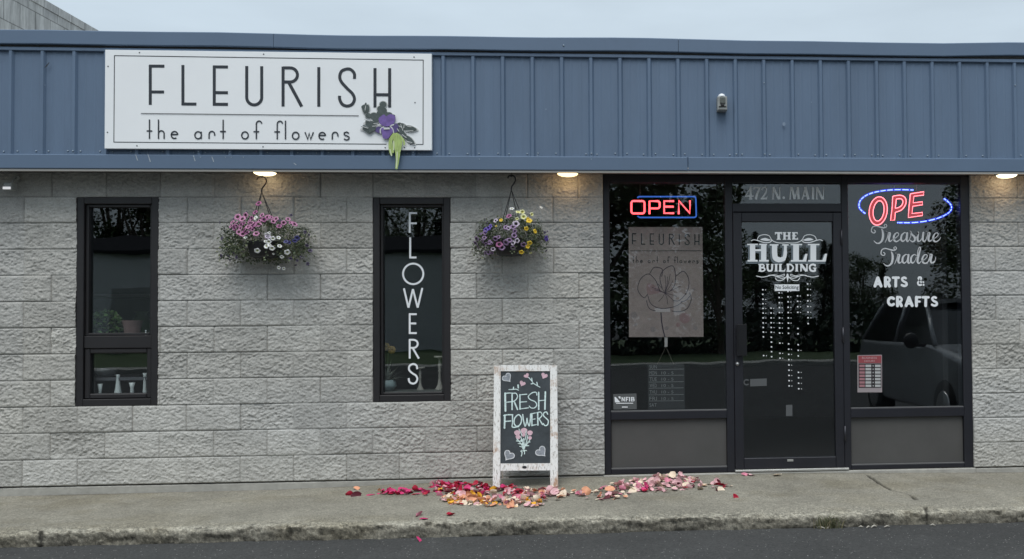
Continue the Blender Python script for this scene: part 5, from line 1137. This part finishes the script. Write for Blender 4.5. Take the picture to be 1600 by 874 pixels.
for du, dv in ((-4, -1), (5, 4)):
    q = at(607+du, 543+dv, .3); m = MB()
    for k in range(7):
        a = k*.9; r = .017; m.lathe((q.x+r*math.cos(a), .3, q.z+r*math.sin(a)), [(.002, -.012), (.015, -.006), (.018, 0), (.013, .008), (.002, .012)], 8, 0, 'y')
    obj('bloom', m, mat('dull_yellow', (.42, .27, .06), .7), T)
m = MB(); m.tube([(p.x-.02, .3, SZ), (p.x, .3, p.z-.02)], .003, 5); obj('stem', m, M_STEM, T)
zsh = Z_(185, 527, .13)
m = MB(); m.box(W1[0]-.1, W1[1]+.1, .115, .42, zsh-.025, zsh, bev=.003); tag(obj('window_shelf', m, M_SILL), 'narrow board shelf level with the cross rail inside the left window', 'shelf')
p = at(160, 520, .22); T = thing('leafy_plant', 'green leafy plant in a dark pot on shelf inside the left window', 'potted plant', (p.x, .22, zsh))
m = MB(); m.lathe((p.x, .22, zsh), [(.05, 0), (.065, .06), (.07, .07), (.055, .07), (.05, .05)], 18); obj('pot', m, M_BLACK, T)
m = MB(); rg = random.Random(31); leaves(m, 420, (p.x+.02, .22, zsh+.13), (.13, .08, .085), rg, .026); obj('foliage', m, [mat('indoor_leaf', (.11, .20, .06), .5, var=.3, vscale=20), M_LEAF2, M_LEAF3], T)
p = at(207, 522, .2); m = MB(); m.lathe((p.x, .2, zsh), [(.052, 0), (.055, .01), (.062, .07), (.075, .125), (.078, .13), (.07, .128), (.056, .07)], 24); tag(obj('planter', m, mat('dusty_rose_clay', (.24, .15, .14), .7, var=.2, vscale=20)), 'dusty rose planter beside the leafy plant in left window', 'planter')
p = at(228, 523, .13); m = MB(); m.lathe((p.x, .13, zsh), [(.016, 0), (.012, .006), (.004, .012), (.005, .022), (.011, .027), (.008, .034), (.003, .038), (.006, .044), (.007, .049), (.001, .055)], 14); tag(obj('figurine', m, M_MILK), 'tiny white figurine at right end of shelf in left window', 'figurine')
p = at(165, 562, .2); m = MB(); m.lathe((p.x, .2, SZ+.14), [(.03, 0), (.05, .006), (.085, .045), (.092, .075), (.088, .075), (.08, .05), (.04, .015)], 24); m.box(W1[0]-.05, W1[1]+.05, .13, .40, SZ+.115, SZ+.139); tag(obj('bowl', m, mat('smoky_bowl', (.12, .12, .13), .25)), 'smoky glass bowl on the low shelf above small vases', 'bowl')
# vague shelf with stock deeper in the left room
m = MB()
for z in (.75, 1.1, 1.5): m.box(-.6, 1.6, 1.3, 1.6, z, z+.03)
for x in (-.6, .5, 1.57): m.box(x, x+.04, 1.3, 1.6, .02, 1.9)
T = tag(obj('shelf_unit', m, mat('shelf_wood', (.14, .13, .12), .7)), 'open shelf unit deep in the room behind the left window', 'shelf')
rg = random.Random(4)
for k, (x, z, mt) in enumerate(((.15, 1.13, (.16, .22, .10)), (.45, 1.13, (.30, .24, .22)), (.8, 1.13, (.3, .31, .33)))):
    m = MB(); m.lathe((x, 1.45, z), [(.06, 0), (.08, .03), (.10, .10), (.06, .18), (.045, .22), (.06, .24), (.05, .24), (.03, .2)], 18)
    tag(obj('display_jar', m, mat('jar_%d' % k, mt, .5)), ('green', 'tan', 'pale grey')[k]+' display jar on the shelf unit behind the left window', 'jar', 'jars on the inner shelf')

# ================================================================== the sidewalk litter
def petal_mesh(seed):
    rg = random.Random(seed); n, k = 9, 7; L, Wd = .034*rg.uniform(.8, 1.1), .030*rg.uniform(.6, 1.12); cup = rg.uniform(-.3, 1.1); curl = rg.uniform(-.8, 1.3); wr = rg.uniform(.0008, .0026); ph = rg.uniform(0, 6); m = MB(); vs = []
    for i in range(n):
        t = i/(n-1)
        wd = Wd*math.sin(math.pi*min(1, .10+.84*t))**.6*(1-.15*(t > .93))
        for j in range(k):
            s = j/(k-1)*2-1; x = wd*s; y = (t-.5)*2*L-.004*s*s; z = cup*(x*x/.026*.7+((t-.5)*2*L)**2/.03*.45)+curl*.010*max(0, t-.7)*abs(s)*4+wr*math.sin(5*t+4*s+ph)+rg.uniform(-.0009, .0009); vs.append((x, y, z))
    m.add(vs, [(i*k+j, i*k+j+1, (i+1)*k+j+1, (i+1)*k+j) for i in range(n-1) for j in range(k-1)], 0, True)
    me = bpy.data.meshes.new('rose_petal'); me.from_pydata(m.v, [], m.f); me.materials.append(None); me.polygons.foreach_set('use_smooth', m.sm); me.update(); return me
PM = [petal_mesh(s) for s in range(9)]
pm = lambda n, c: mat(n, c, .55, spec=.35, var=.15, vscale=30)
PC = {'crimson': pm('petal_crimson', (.40, .012, .04)), 'magenta': pm('petal_magenta', (.58, .04, .16)), 'pale pink': pm('petal_pale_pink', (.70, .42, .44)), 'peach': pm('petal_peach', (.72, .34, .20)), 'cream': pm('petal_cream', (.76, .62, .48)), 'rose pink': pm('petal_rose', (.62, .22, .30)), 'yellow orange': pm('petal_yellow', (.78, .40, .03)), 'dark maroon': pm('petal_maroon', (.085, .008, .018))}
cnt = [0]
def petal(u, v, color, label, group, lift=0, sc=1.0, flat=.62, ground=None):
    p = atz(u, v, ground or walk_z); o = bpy.data.objects.new('rose_petal', rnd.choice(PM)); COL.objects.link(o)
    o.location = p+Vector((0, 0, .006+lift)); o.rotation_euler = (rnd.gauss(0, flat), rnd.gauss(0, flat), rnd.uniform(0, 6.28)); s = sc*rnd.uniform(.75, 1.12); o.scale = (s, s, s)
    o.material_slots[0].link = 'OBJECT'; o.material_slots[0].material = PC[color]; tag(o, label, 'petal', group); cnt[0] += 1
def drift(poly_centers, palette, n, where, rng):
    for _ in range(n):
        cx, cy, rx, ry, pal = rng.choices(poly_centers, [c[5] for c in poly_centers])[0][:5]
        while True:
            a, b = rng.uniform(-1, 1), rng.uniform(-1, 1)
            if a*a+b*b < 1: break
        col = rng.choice(pal); dens = 1-(a*a+b*b)
        petal(cx+a*rx, cy+b*ry, col, '%s rose petal lying in the drift %s' % (col, where), '%s petals %s' % (col, where), lift=rng.uniform(0, .032)*dens, sc=rng.uniform(.75, 1.1))
rg = random.Random(12)
R1 = ['crimson']*5+['dark maroon', 'magenta', 'magenta', 'pale pink']; R2 = ['peach']*4+['cream', 'cream', 'pale pink', 'yellow orange', 'yellow orange']; R3 = ['pale pink']*4+['rose pink', 'cream', 'cream']; R4 = ['magenta']*3+['crimson']
Z1 = [(632, 771, 42, 3.5, R4, 20), (720, 765, 48, 8, R1, 46), (688, 762, 20, 7, R4+['pale pink'], 14), (775, 769, 45, 7, R1+R3, 36), (728, 783, 38, 8, R2, 44), (800, 788, 55, 7, R3+R2, 38), (846, 774, 40, 10, R3+['peach', 'peach', 'crimson'], 30), (760, 778, 95, 14, R3+R2+R1, 22)]
Z2 = [(1018, 761, 58, 9, R3, 40), (985, 763, 40, 7, R3+['crimson', 'magenta'], 16), (1050, 750, 38, 6, R3+['crimson'], 24), (940, 773, 46, 9, ['pale pink', 'cream', 'peach', 'rose pink'], 20), (1092, 760, 55, 6, ['pale pink', 'crimson', 'dark maroon', 'cream', 'rose pink'], 16)]
drift(Z1, None, 182, "at the easel's feet", rg)
drift(Z2, None, 100, 'below the left glass pane', rg)
# the rest of the drift, past three hundred single petals, in one object
PCL = list(PC); m = MB()
for k in range(430):
    cx, cy, rx, ry, pal = (rg.choices(Z1, [c[5] for c in Z1]) if k % 3 else rg.choices(Z2, [c[5] for c in Z2]))[0][:5]
    while True:
        a, b = rg.uniform(-1, 1), rg.uniform(-1, 1)
        if a*a+b*b < 1: break
    p = atz(cx+a*rx*1.05, cy+b*ry*1.1, walk_z)+Vector((0, 0, rg.uniform(.003, .016))); me = rg.choice(PM)
    M_ = Matrix.Translation(p) @ Matrix.Rotation(rg.uniform(0, 6.28), 4, 'Z') @ Matrix.Rotation(rg.gauss(0, .3), 4, 'X') @ Matrix.Scale(rg.uniform(.45, .8), 4)
    m.add([M_ @ v.co for v in me.vertices], [tuple(q.vertices) for q in me.polygons], PCL.index(rg.choice(pal)), True)
o = tag(obj('petal_litter', m, [PC[c] for c in PCL]), 'small torn petals scattered among the larger ones on the sidewalk', 'petals', kind='stuff')
for u, v, c, l in ((545, 775, 'crimson', 'crimson petal at far left end of the petal trail'), (556, 776, 'dark maroon', 'dark maroon petal second from far left of the petal trail'), (558, 765, 'peach', 'lone curled peach petal near the wall at left of the petals'), (578, 774, 'magenta', 'magenta petal right of the first two in the petal trail'), (596, 768, 'peach', 'small peach petal behind the magenta trail'), (655, 806, 'rose pink', 'small rose petal fallen near the kerb, left of the pair'), (662, 811, 'magenta', 'magenta petal fallen near kerb edge beside a rose one'), (703, 807, 'crimson', 'crimson petal standing near kerb in front of the drift'),
                   (1149, 778, 'crimson', 'lone crimson petal far right toward kerb'), (1126, 767, 'cream', 'cream petal beside a maroon one right of the drift'), (1119, 768, 'dark maroon', 'dark maroon petal left of a cream one near door'), (1163, 743, 'rose pink', 'rose petal lying at the door threshold, left one'), (1174, 743, 'pale pink', 'pale pink petal lying at the door threshold, right one'), (1215, 743.5, 'cream', 'single cream petal in front of the door'), (1086, 750, 'dark maroon', 'dark maroon curled petal apart below frame corner')):
    petal(u, v, c, l, 'stray petals', sc=.95)
petal(655, 845, 'magenta', 'lone magenta petal lying down on the asphalt', 'stray petals', ground=lambda x, y: -.178)
# weed and dry bits at the kerb
p = atz(1287, 818, lambda x, y: -.178); p.y = -1.255; rg = random.Random(3); m = MB()
for k in range(130):
    b0 = Vector((p.x+rg.gauss(0, .045), p.y+rg.uniform(-.02, .015), -.18)); a = rg.uniform(0, 6.28); L = rg.uniform(.05, .125); out = Vector((math.cos(a), math.sin(a)*.6-.15, 0)); w_ = Vector((.002*math.sin(a), .002*math.cos(a), 0))
    p1 = b0+out*L*.25+Vector((0, 0, L*.6)); p2 = b0+out*L*.65+Vector((0, 0, L*.85)); m.add([b0-w_, b0+w_, p1+w_, p1-w_, p2], [(0, 1, 2, 3), (3, 2, 4)], 0 if rg.random() < .75 else 1)
tag(obj('grass_tuft', m, [mat('tuft_green', (.115, .12, .062), .7), mat('tuft_straw', (.26, .22, .13), .7)]), 'small green grass tuft growing at foot of the kerb near the door', 'grass tuft')
for k, (u, v) in enumerate(((1278, 822), (1340, 821), (1350, 820), (1358, 818), (1364, 824), (1381, 821), (1292, 823), (1455, 821))):
    q = atz(u, v, lambda x, y: -.18); q.y = min(q.y, -1.262-.01*(k % 3)); m = MB(); a = rg.uniform(0, 3); L = rg.uniform(.015, .035); m.tube([(q.x-L*math.cos(a), q.y-L*.6*math.sin(a), -.176), (q.x, q.y, -.168), (q.x+L*math.cos(a), q.y+L*.6*math.sin(a), -.174)], [.004, .006, .003], 5)
    tag(obj('dry_twig', m, mat('twig_pale', (.40, .37, .32), .8)), 'short pale dry twig lying in the gutter along the kerb', 'twig', 'dry twigs in the gutter')

# ================================================================== neighbours and the far side of the street
def cmu(name, x, y0, y1, z1, size):
    m = MB(); n = 0
    return m
M_CMU = bpy.data.materials.new('weathered_concrete_block'); M_CMU.use_nodes = True
t = M_CMU.node_tree; b = t.nodes['Principled BSDF']; b.inputs['Roughness'].default_value = .95
tcn = N(t, 'ShaderNodeTexCoord'); sp_n = N(t, 'ShaderNodeSeparateXYZ'); t.links.new(tcn.outputs['Object'], sp_n.inputs[0]); cb = N(t, 'ShaderNodeCombineXYZ'); t.links.new(sp_n.outputs[1], cb.inputs[0]); t.links.new(sp_n.outputs[2], cb.inputs[1])
br = N(t, 'ShaderNodeTexBrick'); br.offset = .5; br.inputs['Scale'].default_value = 1; br.inputs['Brick Width'].default_value = .40; br.inputs['Row Height'].default_value = .40; br.inputs['Mortar Size'].default_value = .010
br.inputs['Color1'].default_value = (.56, .56, .54, 1); br.inputs['Color2'].default_value = (.50, .50, .49, 1); br.inputs['Mortar'].default_value = (.27, .27, .26, 1); t.links.new(cb.outputs[0], br.inputs['Vector'])
mpn = N(t, 'ShaderNodeMapping'); mpn.inputs['Scale'].default_value = (1, 4, .8); t.links.new(tcn.outputs['Object'], mpn.inputs[0]); nz = N(t, 'ShaderNodeTexNoise'); nz.inputs['Scale'].default_value = 1.6; nz.inputs['Detail'].default_value = 7; nz.inputs['Roughness'].default_value = .7; t.links.new(mpn.outputs[0], nz.inputs['Vector'])
r_ = N(t, 'ShaderNodeMapRange'); r_.inputs['From Min'].default_value = .35; r_.inputs['From Max'].default_value = .62; r_.inputs['To Min'].default_value = .62; r_.inputs['To Max'].default_value = 1.1; t.links.new(nz.outputs[0], r_.inputs['Value'])
sc_ = N(t, 'ShaderNodeVectorMath', operation='SCALE'); t.links.new(br.outputs[0], sc_.inputs[0]); t.links.new(r_.outputs[0], sc_.inputs['Scale']); t.links.new(sc_.outputs[0], b.inputs['Base Color'])
pn = at(111, 24, 9.6); nx_ = pn.x; nz1 = pn.z
T = thing('neighbour_building', 'taller weathered grey concrete block building rising behind roof at the upper left', 'building', (nx_-5, 12, -.18))
m = MB(); m.box(nx_-10, nx_, 2, 26, -.18, nz1-.14); obj('wall', m, M_CMU, T)
m = MB(); m.box(nx_-10, nx_+.015, 1.98, 26.02, nz1-.139, nz1, bev=.01); obj('parapet_cap', m, M_CMU, T)

M_LAWN = mat('lawn', (.045, .075, .022), .9, var=.3, vscale=2); m = MB(); m.add([(-60, -70, -.15), (60, -70, -.15), (60, -24, -.15), (-60, -24, -.15)], [(0, 1, 2, 3)]); o = obj('far_lawn', m, M_LAWN); o['kind'] = 'structure'
m = MB(); m.box(-60, 60, -24, -22.3, -.3, -.06); o = obj('far_sidewalk', m, M_CONC); o['kind'] = 'structure'
T = thing('warehouse', 'plain grey metal warehouse across the street, seen in the window reflections', 'building', (-19, -52, -.15))
m = MB(); m.box(-37, -3, -62, -46, -.15, 5.6); obj('wall', m, mat('ware_wall', (.62, .63, .64), .7, var=.1), T)
m = MB(); m.prism([(-37.5, -45.7, 5.55), (-2.5, -45.7, 5.55), (-2.5, -54, 7.2), (-37.5, -54, 7.2)], Vector((0, 0, .2))); m.prism([(-37.5, -54, 7.2), (-2.5, -54, 7.2), (-2.5, -62.3, 5.55), (-37.5, -62.3, 5.55)], Vector((0, 0, .2))); obj('roof', m, mat('ware_roof', (.03, .03, .033), 1, spec=0), T)
m = MB(); m.box(-24, -20, -46.0, -45.93, -.1, 3.6); obj('door', m, mat('ware_door', (.35, .35, .34), .6), T)
# trees
M_FOL = mat('tree_leaf', (.055, .085, .028), .6, var=.5, vscale=1.5, var2=.3, v2scale=12); M_FOLC = mat('spruce_needle', (.025, .050, .026), .7, var=.4, vscale=1.2); M_BARK = mat('bark', (.10, .08, .06), .9, var=.3, vscale=6)
def tree_meshes(seed, conifer):
    rg = random.Random(seed); m = MB(); tr = MB(); H_ = 10
    if conifer:
        tr.tube([(0, 0, 0), (0, 0, 5), (0.05, 0, 9.6)], [.2, .13, .03], 8)
        for k in range(2600):
            z = .8+9.2*rg.random()**1.25; r = (10-z)/9.2*1.75*(.72+.28*math.sin(z*7+rg.random())); a = rg.uniform(0, 6.28); q = rg.uniform(.35, 1)**.5*r; p = Vector((q*math.cos(a), q*math.sin(a), z-.25*q)); d = Vector((math.cos(a), math.sin(a), -.45+rg.uniform(-.2, .3))); s = Vector((-math.sin(a), math.cos(a), rg.uniform(-.3, .3)))*.09
            m.add([p-s, p+s, p+d*rg.uniform(.25, .5)], [(0, 1, 2)])
    else:
        tr.tube([(0, 0, 0), (.05, .02, 2), (.12, -.05, 4.2), (.1, 0, 7)], [.26, .2, .14, .05], 8); cl = []
        for k in range(26):
            a = rg.uniform(0, 6.28); z = rg.uniform(1.6, 9.2); r = 2.7*math.sin(math.pi*min(1, max(.12, (z-.6)/9.8)))**.7*rg.uniform(.4, 1); cl.append((Vector((r*math.cos(a), r*math.sin(a), z)), rg.uniform(.7, 1.35)))
            if k < 9: tr.tube([(.08, 0, z*.5), (r*.5*math.cos(a), r*.5*math.sin(a), z*.8), cl[-1][0]], [.09, .05, .015], 5)
        for c, r in cl:
            for k in range(330):
                d = Vector((rg.gauss(0, 1), rg.gauss(0, 1), rg.gauss(0, .8))); d = d.normalized()*r*rg.uniform(.3, 1.05); p = c+d; a = Vector((rg.uniform(-1, 1), rg.uniform(-1, 1), rg.uniform(-1, .6))).normalized(); b_ = a.orthogonal().normalized(); L = rg.uniform(.10, .24)
                m.add([p, p+a*L*.5+b_*L*.4, p+a*L, p+a*L*.5-b_*L*.4], [(0, 1, 2, 3)])
    def mk(n, b_, mt):
        me = bpy.data.meshes.new(n); me.from_pydata(b_.v, [], b_.f); me.materials.append(mt); me.update(); return me
    return mk('trunk', tr, M_BARK), mk('crown', m, M_FOLC if conifer else M_FOL)
TM = [tree_meshes(1, False), tree_meshes(2, False), tree_meshes(3, True)]
spots = [(4.2, -38, 14.5, 0), (7.6, -40, 13.5, 1), (9.6, -34, 6.2, 0), (1.0, -39, 12.0, 1), (12.6, -42, 6.6, 2), (14.6, -44, 6.2, 0), (17.2, -45, 6.4, 2), (19.8, -46, 5.8, 1), (22.2, -50, 5.4, 2), (24.6, -41, 9.4, 1), (28.5, -45, 6.8, 0), (31.5, -44, 7.6, 2), (20.9, -58, 7.4, 2), (-6, -70, 15, 0), (-12, -72, 17, 1), (-18, -70, 16, 0), (-24, -73, 18, 1), (-30, -71, 16.5, 0), (-36, -69, 17, 1), (-42, -60, 14, 0), (36, -48, 9, 0), (-1.5, -52, 11, 1), (-21, -66, 15, 2), (-33, -67, 15, 1), (-9, -67, 14, 2)]
kinds = ['tall broad leafy tree across the street', 'rounded leafy tree across the street', 'narrow dark spruce across the street']
where = ['tallest, opposite the left pane', 'second tallest, opposite the left pane', 'small, before the tall pair', 'left of the tall pair', 'first of the low row', 'second of the low row', 'third of the low row', 'fourth of the low row', 'lowest of the low row', 'tall one in the low row', 'low, past the tall one', 'near the far end', 'slim, behind the low row', 'first behind the warehouse', 'second behind the warehouse', 'third behind the warehouse', 'fourth behind the warehouse', 'fifth behind the warehouse', 'sixth behind the warehouse', 'past the warehouse corner', 'last at the far end', 'beside the warehouse end', 'slim, close behind warehouse middle', 'rounded, close behind warehouse corner', 'slim, close behind the warehouse door end']
for (x, y, h_, k), wl in zip(spots, where):
    T = thing('spruce_tree' if k == 2 else 'leafy_tree', kinds[k]+', '+wl, 'tree', (x, y, -.16), 'trees across the street')
    T.scale = (h_/10*1.15, h_/10*1.15, h_/10); T.rotation_euler = (0, 0, rnd.uniform(0, 6.28))
    for nme, me in zip(('trunk', 'crown'), TM[k]):
        o = bpy.data.objects.new(nme, me); COL.objects.link(o); o.parent = T
rg = random.Random(21)
for k, x in enumerate((-1, 3.5, 8, 12.5, 17, 21.5, 26, 30.5, 35)):
    m = MB(); 
    for q in range(900):
        d = Vector((rg.gauss(0, 1), rg.gauss(0, 1), rg.gauss(0, 1))).normalized()*rg.uniform(.55, 1)**.4; pp = Vector((x+d.x*2.6, -36.5+d.y*1.1+(k % 3)*.5, .55+max(-.65, d.z*(1.35+.35*math.sin(k*2.1))))); a = Vector((rg.uniform(-1, 1), rg.uniform(-1, 1), rg.uniform(-.6, 1))).normalized(); b_ = a.orthogonal().normalized(); L = rg.uniform(.2, .42)
        m.add([pp, pp+a*L*.5+b_*L*.4, pp+a*L, pp+a*L*.5-b_*L*.4], [(0, 1, 2, 3)])
    tag(obj('hedge_bush', m, M_FOLC), 'dark dense bush in the clipped row along the far lawn', 'bush', 'hedge bushes across the street')
# parked car, nose to the kerb just right of the view: the right pane mirrors it
def car(x0, yn):
    T = thing('parked_car', 'grey sport utility car parked nose-in at kerb, mirrored in right storefront pane', 'car', (x0+.93, yn-2.3, -.18)); Wd = 1.86
    M_CAR = mat('car_paint', (.30, .31, .32), .3, .3, coat=.6); M_CG = mat('car_glass', (.012, .014, .016), .06); M_TY = mat('tyre', (.02, .02, .02), .85); z0 = -.18
    prof = [(0.0, .55), (.02, .78), (.12, .92), (.95, 1.06), (1.35, 1.12), (4.45, 1.14), (4.55, .9), (4.55, .5), (4.2, .3), (.3, .28)]
    sec = [(0, .10), (.04, .0), (Wd-.04, 0), (Wd, .10)]
    m = MB(); n = len(prof); vs = []
    for xx, ins in ((.0, .05), (.06, .0), (Wd-.06, .0), (Wd, .05)):
        for y, z in prof: vs.append((x0+xx, yn-(y+(ins if y < 2 else -ins)), z0+z-(ins*.8 if z > .8 else -ins*.5)))
    fs = [tuple(range(n))[::-1], tuple(range(3*n, 4*n))]
    for s in range(3):
        for i in range(n): j = (i+1) % n; fs.append((s*n+i, s*n+j, (s+1)*n+j, (s+1)*n+i))
    m.add(vs, fs); bo = obj('body', m, M_CAR, T); bo.data.polygons.foreach_set('use_smooth', [True]*len(bo.data.polygons)); bv = bo.modifiers.new('round', 'BEVEL'); bv.width = .10; bv.segments = 4; bv.limit_method = 'ANGLE'; bv.angle_limit = R(20)
    gp = [(1.30, 1.10), (2.05, 1.66), (3.9, 1.70), (4.42, 1.13)]; m = MB(); vs = []
    for xx, top in ((.06, 0), (.22, 1), (Wd-.22, 1), (Wd-.06, 0)): pass
    lo = [(x0+.05, yn-1.30, z0+1.11), (x0+Wd-.05, yn-1.30, z0+1.11), (x0+Wd-.05, yn-4.42, z0+1.13), (x0+.05, yn-4.42, z0+1.13)]; hi = [(x0+.24, yn-2.1, z0+1.64), (x0+Wd-.24, yn-2.1, z0+1.64), (x0+Wd-.24, yn-3.95, z0+1.67), (x0+.24, yn-3.95, z0+1.67)]
    m.add(lo+hi, [(0, 1, 5, 4), (1, 2, 6, 5), (2, 3, 7, 6), (3, 0, 4, 7)]); obj('cabin_glass', m, M_CG, T)
    m = MB(); m.prism([(x0+.22, yn-2.02, z0+1.645), (x0+Wd-.22, yn-2.02, z0+1.645), (x0+Wd-.22, yn-4.0, z0+1.675), (x0+.22, yn-4.0, z0+1.675)], Vector((0, 0, .05)))
    for a, b_ in zip(lo, hi): m.tube([a, b_], .035, 6)
    for xx, tx in ((x0+.045, x0+.232), (x0+Wd-.045, x0+Wd-.232)): m.tube([(xx, yn-2.85, z0+1.12), (tx, yn-2.85, z0+1.66)], .035, 6)
    obj('roof', m, M_CAR, T)
    for s in (0, 1):
        xm = x0-.16 if s == 0 else x0+Wd+.16
        m = MB(); m.lathe((xm, yn-1.58, z0+1.16), [(.02, -.07), (.085, -.05), (.10, 0), (.085, .05), (.02, .06)], 12, 0, 'y'); m.tube([(xm, yn-1.58, z0+1.12), (x0+.04 if s == 0 else x0+Wd-.04, yn-1.6, z0+1.1)], .025, 6); obj('mirror', m, M_BLACK, T)
        xl = x0+.08 if s == 0 else x0+Wd-.42
        m = MB(); m.box(xl, xl+.34, yn+.0-.03, yn-.14, z0+.74, z0+.88, bev=.02)
        obj('headlight', m, mat('headlamp', (.55, .57, .58), .12), T)
        for yw in (.85, 3.65):
            xw = x0+.0 if s == 0 else x0+Wd
            m = MB(); m.lathe((xw, yn-yw, z0+.36), [(.2, -.03), (.34, -.02), (.36, .03), (.36, .18), (.33, .2)] if s == 0 else [(.33, -.2), (.36, -.18), (.36, -.03), (.34, .02), (.2, .03)], 24, 0, 'x'); wh = obj('wheel', m, M_TY, T)
            m = MB(); m.lathe((xw, yn-yw, z0+.36), [(.03, -.04), (.2, -.036), (.22, -.03), (.2, 0)] if s == 0 else [(.2, 0), (.22, .03), (.2, .036), (.03, .04)], 20, 0, 'x'); obj('rim', m, M_CHROME, wh)
    m = MB(); m.box(x0+.5, x0+Wd-.5, yn+.005, yn-.1, z0+.6, z0+.84, bev=.02); obj('grille', m, M_BLACK, T)
    m = MB(); m.box(x0+.05, x0+Wd-.05, yn+.06, yn-.2, z0+.38, z0+.56, bev=.03); obj('bumper', m, M_BLACK, T)
car(8.45, -2.15)
for o in bpy.data.objects:
    if o.type == 'MESH' and not o.data.materials: print('no material', o.name)
print('petals', cnt[0])
